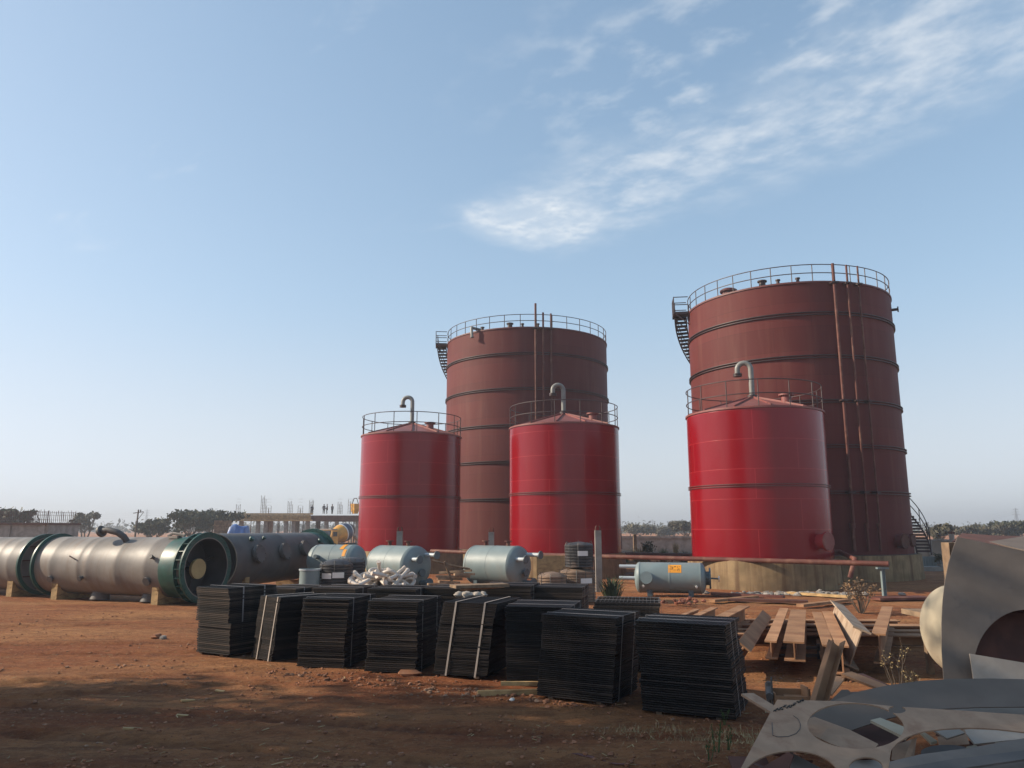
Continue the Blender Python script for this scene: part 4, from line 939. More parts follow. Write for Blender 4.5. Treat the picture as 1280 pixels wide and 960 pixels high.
tag(b.build('scrap_heap', M_rust, None, (q.x, q.y, 0), smooth=0), 'dark rusty scrap offcuts heaped on the ground under the plates', 'scrap heap', kind='stuff')

# big grey cut plate with the dished end behind it
t = thing('cut_casing', P(1240, 850, 12.9), 'big grey steel casing plate with a round cut-out at the right edge', 'steel casing')
PG = tiltplane(1230, 760, 13.0, 78, -8)
oc = [(1197, 671), (1192, 684), (1186, 703), (1181.5, 725), (1178.5, 750), (1177, 780), (1177.5, 815), (1180, 856), (1440, 862), (1440, 712), (1360, 701), (1280, 688.5), (1235, 679)]
hole = ell(1283, 836, 66, 74, 0, 48)
plate('face_plate', oc, PG, .02, M_steelgrey, None, None, holes=[hole], parent=t)
# tunnel behind the cut-out
p0, n = PG; hp = [onplane(*q, p0, n) for q in hole]; b = MB(); K = len(hp); back = -n * .35 - n * .021
b.add([q - n * .021 - t.location for q in hp] + [q + back - t.location for q in hp] + [sum(hp, Vector()) / K + back - t.location], [(k, (k + 1) % K, K + (k + 1) % K, K + k) for k in range(K)] + [(K + k, K + (k + 1) % K, 2 * K) for k in range(K)])
b.build('rusty_lining', M_rust, t, smooth=40)
plate('stiffener', [(1212, 817), (1290, 830), (1440, 842), (1440, 875), (1218, 868), (1216.5, 847)], tiltplane(1260, 840, 12.6, 72, -4), .015, M_palesteel, None, None, parent=t)
b = MB(); c = P(1198, 788, 14.4); dax = alongM(Vector(), Vector((-.97, -.22, .02))); b.lathe([(.80, -.2)] + [(r, z) for r, z in dished(.80, .44, 10)], 56, dax)
tag(b.build('dished_end', M_cream, None, c), 'sunlit cream dished end sticking out left of the big grey casing', 'dished end')
plate('roofing_sheet', [(1190, 677), (1202, 666.5), (1240, 669), (1300, 671), (1420, 676), (1420, 712), (1300, 694), (1215, 676), (1200, 674)], tiltplane(1240, 675, 15.2, 8, 10), .02, M_rust, 'dark rusty sheet lying behind the top of the big grey casing', 'sheet')
plate('roofing_sheet', [(1236, 677), (1280, 670), (1420, 664), (1420, 695), (1290, 690)], tiltplane(1290, 680, 14.6, 6, 0), .02, M_steelblue, 'blue grey sheet edge above the right part of the casing', 'sheet')
b = MB(); q = P(1290, 800, 14.2)
for yy in (0, 1.0): b.box((.9, yy, .6), (.12, .12, 1.2)); b.box((-.5, yy + .2, .6), (.12, .12, 1.2))
b.box((.2, .5, 1.26), (2.2, 1.8, .1)); b.box((.7, .9, 2.0), (1.6, .3, 1.4))
tag(b.build('timber_stand', M_wood2, None, (q.x, q.y + 1.4, 0), smooth=0), 'timber stand hidden behind the big grey casing', 'stand')

# ================================================================== VEGETATION
def leaf_quad(vs, fs, c, s, rn):
    d = Vector((rn.gauss(0, 1), rn.gauss(0, 1), rn.gauss(0, 1))).normalized(); a = d.orthogonal().normalized(); a.rotate(Matrix.Rotation(rn.random() * 6.3, 3, d)); e = d.cross(a)
    b = len(vs); vs += [c - a * s, c - e * s * .55, c + a * s, c + e * s * .55]; fs.append((b, b + 1, b + 2, b + 3))
def tree(name, loc, h, w, seed, label, cat='tree', group=None, leaf=None, clumps=46, per=60, ls=.30, flat=.55, trunk_h=.35, open_=0.0, multi=2):
    rn = random.Random(seed); t = thing(name, loc, label, cat, 0, group)
    b = MB(); ends = []
    for m in range(multi):
        a = 6.28 * m / multi + rn.random(); lean = rn.uniform(.05, .16) * w if multi > 1 else .02 * w
        base = Vector((.02 * w * math.cos(a), .02 * w * math.sin(a), -.05)); mid = Vector((lean * math.cos(a), lean * math.sin(a), h * trunk_h))
        b.tube([base, base.lerp(mid, .5) + Vector((rn.gauss(0, .02 * w), rn.gauss(0, .02 * w), 0)), mid], [.035 * h, .028 * h, .022 * h], 8)
        for k in range(6):
            aa = a + rn.gauss(0, 1.1); rr = rn.uniform(.2, .46) * w; e = Vector((rr * math.cos(aa), rr * math.sin(aa), h * rn.uniform(.62, .92)))
            mm = mid.lerp(e, .5) + Vector((0, 0, -.05 * h)); b.tube([mid, mm, e], [.018 * h, .011 * h, .004 * h], 6); ends.append(e)
            for j in range(2):
                e2 = e + Vector((rn.gauss(0, .1 * w), rn.gauss(0, .1 * w), rn.uniform(0, .12) * h)); b.tube([mm.lerp(e, .4), e2], [.007 * h, .002 * h], 5); ends.append(e2)
    b.build('trunk', M_bark, t)
    vs, fs = [], []
    cz = h * (trunk_h + (1 - trunk_h) * .38); rz = h * (1 - trunk_h) * .62
    for k in range(clumps):
        if k < len(ends) and rn.random() < .8: c = ends[k].copy()
        else:
            while True:
                q = Vector((rn.uniform(-1, 1), rn.uniform(-1, 1), rn.uniform(-.6, 1)))
                if .35 < q.length < 1: break
            c = Vector((q.x * w * .47, q.y * w * .47, cz + q.z * rz * (1 if q.z > 0 else flat)))
        c.z = min(c.z, h * .96)
        rc = w * rn.uniform(.07, .14) * (1 - .35 * open_)
        for j in range(int(per * (1 - .4 * open_ * rn.random()))):
            p = Vector((rn.gauss(0, 1), rn.gauss(0, 1), rn.gauss(0, .62))) * rc * .62 + c
            leaf_quad(vs, fs, p, ls * rn.uniform(.6, 1.3), rn)
    m = MB(); m.add(vs, fs); m.build('crown', leaf or M_leaf, t, smooth=0)
    return t
BGT = 'trees behind the yard'
for i, (px, top, hw, d, sd, op, lb, lf) in enumerate([
    (16, 637, 23, 118, 1, .1, 'dark spreading tree behind the low concrete wall at the left edge', M_leaf),
    (108, 642, 18, 150, 2, .8, 'open branching tree standing alone left of the utility pole', M_leaf2),
    (193, 651, 18, 135, 3, .1, 'low dark bushy tree just right of the utility pole', M_leaf),
    (240, 641, 20, 128, 4, .0, 'left part of the broad dark tree left of the building under construction', M_leaf),
    (268, 638, 23, 133, 14, .0, 'broad dark tree next to the building under construction', M_leaf),
    (857, 653, 15, 170, 5, .2, 'dark tree touching the left edge of the rightmost glossy tank', M_leaf2),
    (797, 659, 19, 210, 6, .1, 'low hazy tree just right of the middle glossy tank', M_leaf2),
    (828, 661, 16, 230, 7, .1, 'small hazy tree in the middle of the gap between the glossy tanks', M_leaf2),
    (1172, 657, 12, 112, 8, .1, 'round brownish tree over the compound wall near the spiral stair', M_leaf2),
    (1212, 660, 15, 150, 9, .2, 'small grey green tree above the casing, left of a broad one', M_leaf2),
    (1237, 657, 17, 150, 10, .1, 'middle tree above the grey casing', M_leaf2),
    (1262, 654, 19, 150, 11, .1, 'broad tree above the grey casing at the right edge', M_leaf)]):
    q = P(px, top, d); tree('acacia_tree', (q.x, d, 0), q.z, 2.15 * hw * d / 965, sd, lb, 'tree', BGT, leaf=lf, open_=op, ls=.24 + d * .0006, trunk_h=.3 if op < .5 else .36, clumps=52 if op < .5 else 30, multi=3)
# hazy woodland far off: reads as one mass
rn = random.Random(77); vs, fs = [], []
for k in range(520):
    a = rn.uniform(-.85, .85); d = rn.uniform(420, 950); h = rn.uniform(3.2, 9.5) * (.7 + .3 * d / 900); x = math.tan(a) * d; wd = rn.uniform(8, 20)
    for j in range(46):
        q = Vector((rn.gauss(0, .33) * wd, rn.gauss(0, .33) * wd, 0)); q.z = h * abs(rn.gauss(.45, .28)); leaf_quad(vs, fs, Vector((x, d, 0)) + q, rn.uniform(.9, 1.9), rn)
m = MB(); m.add(vs, fs); tag(m.build('distant_woodland', M_leaf, smooth=0), 'hazy line of far woodland along the horizon', 'woodland', kind='stuff')
# scrub between yard and wall
def shrub(name, loc, h, w, seed, label, mat, n=420, ls=.05, stems=9, cat='shrub', group=None, leaves=True):
    rn = random.Random(seed); t = thing(name, loc, label, cat, 0, group); b = MB(); tips = []
    for k in range(stems):
        a = rn.random() * 6.3; r = rn.random() * w * .5; e = Vector((r * math.cos(a), r * math.sin(a), h * rn.uniform(.6, 1))); mm = e * .5 + Vector((rn.gauss(0, .08) * w, rn.gauss(0, .08) * w, h * .08))
        b.tube([(e.x * .1, e.y * .1, -.03), mm, e], [.012 * h + .003, .008 * h + .002, .003], 5); tips.append((mm, e))
        for j in range(3):
            f = mm.lerp(e, rn.random()); g = f + Vector((rn.gauss(0, .14) * w, rn.gauss(0, .14) * w, rn.uniform(.03, .22) * h)); b.tube([f, g], [.005 * h + .001, .002], 4); tips.append((f, g))
    b.build('stems', M_bark if mat is not M_leafg else M_leafg, t)
    vs, fs = [], []
    for k in range(n):
        p, q = rn.choice(tips); c = p.lerp(q, rn.uniform(.2, 1.05)) + Vector((rn.gauss(0, .035) * w, rn.gauss(0, .035) * w, rn.gauss(0, .03) * h)); leaf_quad(vs, fs, c, ls * rn.uniform(.5, 1.3), rn)
    m = MB(); m.add(vs, fs); m.build('foliage', mat, t, smooth=0); return t
q = G(1077, 767); shrub('dry_bush', (q.x, q.y, 0), 1.15, 1.5, 5, 'dry brown leafless looking bush left of the light blue pipe post', M_dry, 520, .045, 22)
for i, (px, py, h_, lb) in enumerate([(1122, 832, .95, 'thin dry weed with pale seed heads right of the last beam'), (1136, 838, .7, 'lower dry weed in front of the dished end')]):
    q = P(px, py, 14.6 - i); shrub('dry_weed', (q.x, q.y, 0), h_, .55, 40 + i, lb, M_straw, 90, .022, 7, 'weed')
def tuft(name, loc, h, w, n, seed, mat, label, cat='grass tuft', group=None):
    rn = random.Random(seed); vs, fs = [], []
    for k in range(n):
        a = rn.random() * 6.3; r = rn.random() * w * .22; o = Vector((r * math.cos(a), r * math.sin(a), -.02)); l = rn.uniform(.5, 1) * h; dv = Vector((math.cos(a), math.sin(a), 0)) * rn.uniform(.1, .55) * w
        s = Vector((-math.sin(a), math.cos(a), 0)) * rn.uniform(.006, .013) * (1 + h); b0 = len(vs)
        vs += [o - s, o + s, o + dv * .35 + Vector((0, 0, l * .62)) + s * .8, o + dv * .35 + Vector((0, 0, l * .62)) - s * .8, o + dv + Vector((0, 0, l * rn.uniform(.75, 1)))]
        fs += [(b0, b0 + 1, b0 + 2, b0 + 3), (b0 + 3, b0 + 2, b0 + 4)]
    m = MB(); m.add(vs, fs); o = m.build(name, mat, None, loc, smooth=0); return tag(o, label, cat, group)
q = P(764, 740, 34.0); tuft('grass_clump', (q.x, q.y, 0), 1.2, 1.7, 170, 3, M_leafd, 'tall green grass clump right of the tall concrete pillar')
q = P(784, 690, 75); 
for i, (px, d, h_, w_, mt, lb) in enumerate([(800, 72, 1.7, 3.6, M_straw, 'yellow dry grass clump by the fence post between the glossy tanks'), (780, 70, 1.3, 2.2, M_leafg, 'green grass clump beside the middle glossy tank'), (829, 70, 1.5, 1.2, M_leafg, 'small pale green plant in the middle of the gap between the tanks'), (856, 70, 1.3, 2.4, M_leaf2, 'grey green weeds by the rightmost glossy tank'), (845, 74, 1.9, .8, M_straw, 'upright straw coloured weeds right of the small green plant')]):
    q = P(px, 690, d); tuft('grass_clump', (q.x, d, 0), h_, w_, 200, 60 + i, mt, lb)
q = P(811, 690, 71); shrub('dark_shrub', (q.x, 71, 0), 1.7, 1.8, 8, 'dark shrub between yellow grass and the rightmost glossy tank', M_leaf, 400, .1, 12)
q = P(1173, 690, 60); shrub('dark_shrub', (q.x, 60, 0), 1.1, 1.1, 9, 'small dark shrub in front of the blue sheets at right', M_leaf, 260, .08, 10)
# foreground weeds and straw
for i, (px, py, h_, lb) in enumerate([(897, 948, .62, 'tall green weed stalk nearest the bottom edge left of the holed plate'), (886, 958, .42, 'short green weed at the bottom edge'), (909, 944, .50, 'green weed close to the corner of the holed plate'), (905, 905, .30, 'small flowering weed at the foot of the nearest bundle')]):
    q = G(px, py); shrub('green_weed', (q.x, q.y, 0), h_ * .8, .2, 20 + i, lb, M_leafg, 60, .013, 3, 'weed', 'green weeds near the holed plate')
vs, fs = [], []; rn = random.Random(12)
for cx_, cy_, sx, sy, n in ((2.95, 11.75, .55, .28, 700), (2.05, 12.35, .45, .22, 420), (3.6, 12.0, .4, .3, 400), (3.25, 10.5, .9, .6, 160)):
    for k in range(n):
        x, y = rn.gauss(cx_, sx), rn.gauss(cy_, sy); a = rn.random() * 6.3; l = rn.uniform(.03, .13); s = .004; o = Vector((x, y, gh(x, y))); dv = Vector((math.cos(a), math.sin(a), rn.uniform(.2, 1.4))) * l * .7; p = Vector((-math.sin(a), math.cos(a), 0)) * s; b0 = len(vs)
        vs += [o - p, o + p, o + dv]; fs.append((b0, b0 + 1, b0 + 2))
m = MB(); m.add(vs, fs); tag(m.build('dry_grass', M_straw, smooth=0), 'sparse dry grass at the foot of the nearest bundles', 'grass', kind='stuff')
vs_l = MB(); rn = random.Random(55)
for k in range(420):
    y = 9 + 14 * rn.random() ** 1.4; x = rn.uniform(-.66, .36) * y; a = rn.random() * 6.3; l = rn.uniform(.03, .16); z = gh(x, y) + .008
    vs_l.bar((x, y, z), (x + l * math.cos(a), y + l * math.sin(a), z + rn.uniform(-.004, .02)), .006 + .012 * rn.random() ** 3, .005)
tag(vs_l.build('twig_litter', M_straw, smooth=0), 'fine twigs and straw bits scattered over the bare earth', 'litter', kind='stuff')
# stones and litter one can point at
def rock(px, py, r, mat, label, name='rock', cat='stone', sz=(1, 1, 1), seed=0):
    q = G(px, py); b = MB(); vs, fs = stone_pts(r, seed); b.add([Vector((v.x * sz[0], v.y * sz[1], v.z * sz[2])) for v in vs], fs); o = b.build(name, mat, None, (q.x, q.y, r * .35), smooth=30); tag(o, label, cat)
rock(195, 798, .15, M_stone, 'dark brown stone lying alone left of the leftmost bundle', seed=1)
rock(204, 799, .10, M_conc2, 'pale stone touching the dark brown one', seed=2)
rock(510, 845, .17, M_stone, 'flat yellowish clod in front of a brownish bundle', sz=(1.5, .8, .8), seed=3)
rock(640, 876, .06, M_label, 'small white crumpled scrap at the end of the front batten', 'paper_scrap', 'litter', seed=4)
for i, (px, py, a, lb) in enumerate([(235, 876, .8, 'pale chip of wood lying on the bare ground at left centre'), (229, 893, .1, 'tan flat chip of wood below another at left centre'), (275, 864, -.2, 'pale stick on the ground in front of the leftmost bundle'), (160, 914, .3, 'faint tan chip on the dark ground low at left')]):
    q = G(px, py); b = MB(); b.box((0, 0, 0), (.24 - .03 * i, .06, .025)); o = b.build('wood_chip', M_wood, None, (q.x, q.y, gh(q.x, q.y) + .015), smooth=0, rot=(.1, .1, a)); tag(o, lb, 'wood chip')
q = G(726, 941); plate('ground_sheet', [(712, 941), (742, 934), (748, 944), (800, 948), (845, 944), (880, 940), (925, 930), (920, 960), (850, 958), (768, 955), (742, 948)], (Vector((0, 10, .035)), Vector((0, 0, 1))), .006, M_brownpipe, 'flat earth coloured sheet lying on the ground at bottom centre', 'sheet')

# ================================================================== THINGS BEYOND THE TANKS
# compound wall and the stuff in front of it, at right
b = MB(); x0, x1 = P(1120, 690, 68).x, P(1420, 690, 68).x
b.box(((x0 + x1) / 2, 68, .95), (x1 - x0, .25, 1.9)); wl = thing('compound_wall', (0, 0, 0), 'rough block compound wall right of the spiral stair', 'wall'); b.build('wall_face', M_wall, wl, smooth=0)
b = MB(); b.box(((x0 + x1) / 2, 68, 1.97), (x1 - x0, .34, .13)); b.build('coping', M_conc2, wl, smooth=0)
for px in (1163, 1232): b = MB(); b.box((P(px, 690, 67.8).x, 67.8, .95), (.28, .2, 1.9)); b.build('pilaster', M_conc2, wl, smooth=0)
q = P(1193, 690, 63); t = thing('concrete_pillar', (q.x, 63, 0), 'slim concrete pillar in front of the compound wall, right of the spiral stair', 'concrete pillar'); b = MB(); b.tube([(0, 0, 0), (-.1, 0, 2.55)], .22, 4); b.build('shaft', M_conc2, t, smooth=0); b = MB(); b.box((-.05, 0, 2.62), (.34, .3, .18)); b.build('cap', M_rust, t, smooth=0)
b = MB()
for k in range(26): b.box((-2.5 + .2 * k, 0, .42), (.14, .05, .84))
b.box((0, .05, .42), (5.2, .04, .8)); q = P(1168, 700, 60.8); tag(b.build('blue_fence', M_blue, None, (q.x, 60.8, 0), smooth=0), 'low blue sheet fence at the foot of the compound wall', 'fence')
q = P(1172, 712, 56); b = MB(); b.box((0, 0, .15), (3.6, .7, .3)); b.box((.8, -.2, .35), (1.6, .5, .12), Matrix.Rotation(.1, 3, 'Y')); tag(b.build('concrete_slab', M_conc2, None, (q.x, 56, 0), smooth=0), 'pale concrete slabs on the ground beside the tallest tank foundation', 'slab')
# plinth wall and posts seen in the gap between the glossy tanks
b = MB(); b.box((15, 95, .9), (26, .4, 1.8)); b.box((15, 94.9, 1.9), (26.4, .5, .28)); tag(b.build('plinth_wall', M_conc2, None, None, smooth=0), 'long grey plinth wall beyond the gap between the glossy tanks', 'wall')
q = P(794, 690, 76); b = MB(); b.box((0, 0, 1.2), (.3, .3, 2.4)); tag(b.build('fence_post', M_wood2, None, (q.x, 76, 0), smooth=0), 'grey post beside the yellow grass in the gap between the tanks', 'post')
b = MB()
for k in range(6): b.box((.0, .35 * k, .1 + .02 * (k % 2)), (7.5 - .7 * (k % 3), .22, .16))
q = P(820, 705, 50); tag(b.build('timber_stack', M_brownpipe, None, (q.x, 49, 0), smooth=0), 'low stack of red brown planks behind the slim drum', 'timber stack')
b = MB()
for k in range(4): b.bar((k * .45, 0, 0), (k * .45, 0, 1.1), .06, .06)
b.bar((0, 0, 1.0), (1.35, 0, 1.0), .06, .06); b.bar((0, 0, .5), (1.35, 0, .5), .06, .06); q = P(812, 705, 47); tag(b.build('welded_stand', M_rust, None, (q.x, 47, 0), smooth=0), 'small dark steel frame standing behind the slim drum', 'frame')
# planks, plates and rubble at the foot of the right foundation
for i, (a, c, wd, mt, lb) in enumerate([((985, 741), (1062, 746), .35, M_wood, 'long pale plank in front of the right glossy tank foundation'), ((890, 742), (980, 746), .4, M_brownpipe, 'dark red plank left of the long pale plank'), ((905, 749), (1010, 752), .5, M_rust, 'dark rusty plank closest to the beams'), ((890, 751), (945, 746), .3, M_rustlit, 'tan plank behind the slim drum end'), ((1092, 748), (1158, 747), .9, M_brownpipe, 'flat red brown plate right of the light blue post'), ((1000, 757), (1060, 750), .3, M_rustlit, 'narrow orange plank behind the beam pile')]):
    plank(G(*a, .12), G(*c, .12), wd, .1, mt, lb, 'plank', 'plank')
b = MB(); rn = random.Random(21); q = G(1000, 745)
for k in range(130):
    vs, fs = stone_pts(rn.uniform(.05, .2), k); o = Vector((rn.gauss(0, 1.6), rn.gauss(.4, .35), .06)); b.add([v + o for v in vs], fs)
tag(b.build('rubble', M_conc2, None, (q.x, q.y, 0), smooth=0), 'pale rubble spread at the foot of the right foundation', 'rubble', kind='stuff')
b = MB(); q = G(858, 757)
for k in range(34):
    vs, fs = stone_pts(rn.uniform(.04, .13), k); o = Vector((rn.gauss(0, .45), rn.gauss(0, .35), .08 + rn.random() * .15)); b.add([v + o for v in vs], fs)
tag(b.build('rubble', pmat('red_brick_rubble', (.20, .07, .04), .85, var=.3), None, (q.x, q.y, 0), smooth=0), 'small heap of red brick rubble behind the toothed bundle', 'rubble', kind='stuff')
b = MB(); rn = random.Random(8)
for i, (x, y) in enumerate(((-.2, 41.5), (-.9, 40.6), (1.1, 39.5))): pass
q = P(566, 735, 37); t = thing('scrap_timber', (q.x, 37, 0), 'stack of broken timber between the two big drums', 'timber'); b = MB()
for k in range(9): b.box((rn.uniform(-.6, .6), rn.uniform(-.5, .5), .1 + .11 * k), (rn.uniform(.9, 1.7), .16, .1), Matrix.Rotation(rn.uniform(-.6, .6), 3, 'Z') @ Matrix.Rotation(rn.gauss(0, .06), 3, 'Y'))
b.build('boards', M_wood2, t, smooth=0); b = MB(); b.tube([(-1.0, 0, 1.5), (0, .1, 1.25), (.8, .1, 1.1)], .05, 6); b.tube([(-.4, 0, 1.45), (-.2, .1, .9), (.1, .1, .2)], .06, 6); b.build('branches', M_wood2, t)
q = P(688, 708, 44); b = MB(); b.box((0, 0, .75), (1.6, .3, 1.5)); tag(b.build('timber_crate', M_wood, None, (q.x, 43.5, 0), smooth=0), 'pale boarded crate between the middle drum and the coils', 'crate')

# low concrete structure at left with a rebar cage on top
x1 = P(61, 650, 84).x
t = thing('concrete_building', (x1, 84, 0), 'low unfinished concrete wall with a rebar cage on top at the left edge', 'building'); b = MB(); b.box((-10, 3, 1.7), (20, 6, 3.3)); b.build('wall', M_conc2, t, smooth=0)
b = MB(); b.box((-10, 2.9, 3.45), (20.3, 6.4, .22)); b.build('slab_edge', M_rust, t, smooth=0)
for xx in (-.5, -4.2, -8): b = MB(); b.box((xx, -.08, 1.7), (.5, .16, 3.3)); b.build('pilaster', M_conc2, t, smooth=0)
b = MB()
for yy in (.3, 5.5):
    for k in range(46): b.bar((-.3 - .22 * k, yy, 3.5), (-.3 - .22 * k + .05 * math.sin(k * 5.1), yy, 4.85 + .15 * math.sin(k * 3.7)), .03, .03)
    for zz in (3.9, 4.4, 4.75): b.bar((-.2, yy, zz), (-10.5, yy, zz + (.0)), .025, .025)
for k in range(14): b.bar((-.35, .3 + .38 * k, 3.5), (-.35, .3 + .38 * k, 4.8), .03, .03)
b.build('rebar_cage', M_rust, t, smooth=0)
b = MB(); b.box((0, 0, .5), (24, .5, 1.9)); q = P(110, 660, 92); tag(b.build('brick_wall', M_brownpipe, None, (q.x, 100, 0), smooth=0), 'long low red brown wall behind the vessels at left', 'wall')
# building under construction
D = 140; s = D / 965
xa, xb = P(291, 645, D).x, P(452, 645, D).x; xm = P(389, 645, D).x
zb, zt_ = P(350, 650.5, D).z, P(350, 642.5, D).z
t = thing('unfinished_building', (xa, D, 0), 'building under construction with timber formwork deck and rebar sticking up', 'building')
b = MB(); b.box(((xm - xa) / 2, 6, (zb + zt_) / 2), (xm - xa, 12, (zt_ - zb) * .55))
for zz in (zb, zt_): b.box(((xm - xa) / 2, -.1, zz), (xm - xa + .6, .3, .28))
for k in range(60): b.box((.2 + k * (xm - xa - .4) / 59, -.12, (zb + zt_) / 2), (.14, .24, zt_ - zb - .3))
b.build('timber_formwork', M_wood, t, smooth=0)
b = MB(); b.box(((xm + xb) / 2 - xa, 6, (zb + zt_) / 2 - .2), (xb - xm, 12, (zt_ - zb) * .9)); b.build('dark_formwork', M_rust, t, smooth=0)
for px in (300, 322, 331, 357, 366, 384, 407, 420, 446):
    for yy in ((.5, 8) if px in (322, 357, 384) else (.8,)):
        b = MB(); b.box((P(px, 650, D).x - xa, yy, zb / 2), (.62, .62, zb)); b.build('column', M_conc2, t, smooth=0)
for px, top, n in ((295, 630, 5), (326, 619, 6), (333, 632, 4), (360, 626, 6), (373, 632, 4), (387, 625, 7), (423, 627, 6), (436, 624, 4)):
    b = MB(); x = P(px, 640, D).x - xa; zt2 = P(px, top, D).z
    for k in range(n): b.bar((x - .35 + .7 * k / (n - 1), 1 + .5 * (k % 2), zt_), (x - .35 + .7 * k / (n - 1), 1 + .5 * (k % 2), zt2 - .3 * (k % 3)), .07, .07)
    for k in range(5): b.bar((x - .4, 1.2, zt_ + .5 + k * .55), (x + .4, 1.2, zt_ + .5 + k * .55), .03, .03)
    b.build('rebar_starters', M_conc2, t, smooth=0)
b = MB(); rn = random.Random(31)
for k in range(42): x = 1 + (xb - xa - 2) * rn.random(); yy = rn.uniform(1, 11); b.cyl((x, yy, 0), (x, yy, zb), .06, 5)
b.build('props', M_rust, t, smooth=0)
# concrete skip on the deck
q = P(438, 642, D - 1); t = thing('concrete_skip', (q.x, D + 3, zt_), 'orange yellow concrete skip on the deck next to the leftmost glossy tank', 'skip'); b = MB(); b.tube([(0, 0, .1), (0, 0, .7), (0, 0, 1.9)], [.5, .75, .95], 4); b.build('hopper', M_yellow, t, smooth=0); b = MB()
for sx in (-.8, .8): b.bar((sx, 0, 1.2), (sx * .3, 0, 2.9), .12, .12)
b.bar((-.3, 0, 2.9), (.3, 0, 2.9), .12, .12); b.build('bail', M_rust, t, smooth=0)

# workers on the deck
def person(loc, rz, label, arm=(0.25, -.1), crouch=0.0):
    t = thing('person', loc, label, 'person', rz, 'workers on the deck')
    def skin(name, J, E, mat, parent):
        me = bpy.data.meshes.new(name); me.from_pydata([j[0] for j in J], E, []); me.materials.append(mat); o = bpy.data.objects.new(name, me); C.objects.link(o); o.parent = parent
        sk = o.modifiers.new('skin', 'SKIN'); lay = me.skin_vertices[0].data
        for i, j in enumerate(J): lay[i].radius = (j[1], j[1])
        lay[0].use_root = True; sb = o.modifiers.new('sub', 'SUBSURF'); sb.levels = 1; sb.render_levels = 2
        for p_ in me.polygons: p_.use_smooth = True
        return o
    a = arm
    J = [((0, 0, .95), .13), ((0, 0, 1.15), .13), ((0, 0, 1.38), .15), ((0, .01, 1.50), .06), ((0, .02, 1.62), .10), ((0, .02, 1.72), .08),
         ((.20, 0, 1.40), .06), ((.27, .03, 1.14), .045), ((.26, .03 + a[0], .95), .035), ((.26, .05 + a[0] * 1.25, .87), .03), ((-.20, 0, 1.40), .06), ((-.28, .03, 1.14), .045), ((-.26, .03 + a[1], .92), .035), ((-.26, .05 + a[1] * 1.2, .85), .03),
         ((.10, 0, .88), .09), ((.12, .03, .48), .065), ((.12, -.02, .09), .045), ((.12, .14, .04), .035), ((-.10, 0, .88), .09), ((-.12, .06, .48), .065), ((-.12, .0, .09), .045), ((-.12, .16, .04), .035)]
    E = [(0, 1), (1, 2), (2, 3), (3, 4), (4, 5), (2, 6), (6, 7), (7, 8), (8, 9), (2, 10), (10, 11), (11, 12), (12, 13), (0, 14), (14, 15), (15, 16), (16, 17), (0, 18), (18, 19), (19, 20), (20, 21)]
    skin('body', J, E, M_skin, t)
    g = lambda ks, add: [(J[k][0], J[k][1] + add) for k in ks]
    skin('shirt', g([1, 0, 2, 6, 7, 10, 11], .02), [(0, 1), (0, 2), (2, 3), (3, 4), (2, 5), (5, 6)], M_cloth[0], t)
    skin('trousers', g([0, 14, 15, 16, 18, 19, 20], .018), [(0, 1), (1, 2), (2, 3), (0, 4), (4, 5), (5, 6)], M_cloth[1], t)
    b = MB(); b.lathe([(.112, 1.66), (.10, 1.74), (.05, 1.80), (0, 1.815)], 14); b.build('hair', M_hair, t)
    return t
for px, rz, lb, arm in ((401, .4, 'left one of two workers standing close together on the deck, in dark clothes', (.3, .1)), (405, 2.0, 'worker in dark clothes bending an arm beside another on the deck', (.35, .3)), (411.5, -.5, 'worker in dark clothes standing right of two others on the deck', (.05, .2)), (388, .1, 'worker in dark clothes apart at the edge of the timber formwork', (.1, .0))):
    person((P(px, 641, D).x, D + (2.2 if px != 388 else 1.0), zt_ + (.02 if px > 390 else -.1)), rz, lb, arm)
# mixer truck
q = P(424, 680, 106); t = thing('mixer_truck', (q.x, 106, 0), 'yellow concrete mixer truck with a blue banded drum by the construction', 'truck', R_(66)); tz = .75
b = MB(); b.box((-.2, 0, .85), (6.2, 1.0, .3)); b.build('chassis', M_rust, t, smooth=0)
b = MB(); poly = [(-3.3, .75), (-1.75, .75), (-1.75, 2.3), (-2.1, 2.75), (-3.05, 2.75), (-3.3, 1.9)]
b.slab(poly, 2.2, Matrix(((1, 0, 0, 0), (0, 0, 1, 1.1), (0, 1, 0, 0), (0, 0, 0, 1)))); cab = b.build('cab', M_yellow, t, smooth=0)
b = MB(); b.box((-2.45, -1.105, 2.2), (.9, .02, .6)); b.box((-3.22, 0, 2.3), (.04, 1.8, .7), Matrix.Rotation(.28, 3, 'Y')); b.build('window', M_darkglass, cab, smooth=0)
b = MB(); b.box((-2.5, 0, 2.82), (1.3, 2.0, .14)); b.build('cab_roof', M_palesteel, cab, smooth=0)
DM = Matrix.Translation((.7, 0, 2.35)) @ Matrix.Rotation(R_(78), 4, 'Y')
b = MB(); b.lathe([(0, -2.1), (.75, -2.05), (1.0, -1.4), (1.22, -.5)], 32, DM); dr = b.build('drum', M_yellow, t)
b = MB(); b.lathe([(1.22, -.5), (1.25, .1), (1.2, .7)], 32, DM); b.build('drum_band', M_navy, dr); b = MB(); b.lathe([(1.205, .66), (1.215, .7), (1.15, .9), (1.12, .9)], 32, DM); b.lathe([(1.225, -.52), (1.235, -.5), (1.24, -.3), (1.23, -.3)], 32, DM); b.build('drum_stripe', M_label, dr)
b = MB(); b.lathe([(1.2, .7), (.85, 1.7), (.5, 2.2), (.45, 2.2)], 32, DM); b.build('drum_mouth', M_rust, dr)
b = MB(); b.bar((2.6, -.5, 1.2), (1.6, -1.3, 2.0), .12, .12); b.bar((2.6, 0, 1), (2.6, 0, 2.6), .3, .2); b.bar((3.0, 0, 2.2), (3.9, -.2, 1.2), .5, .1); b.build('chute', M_palesteel, t, smooth=0)
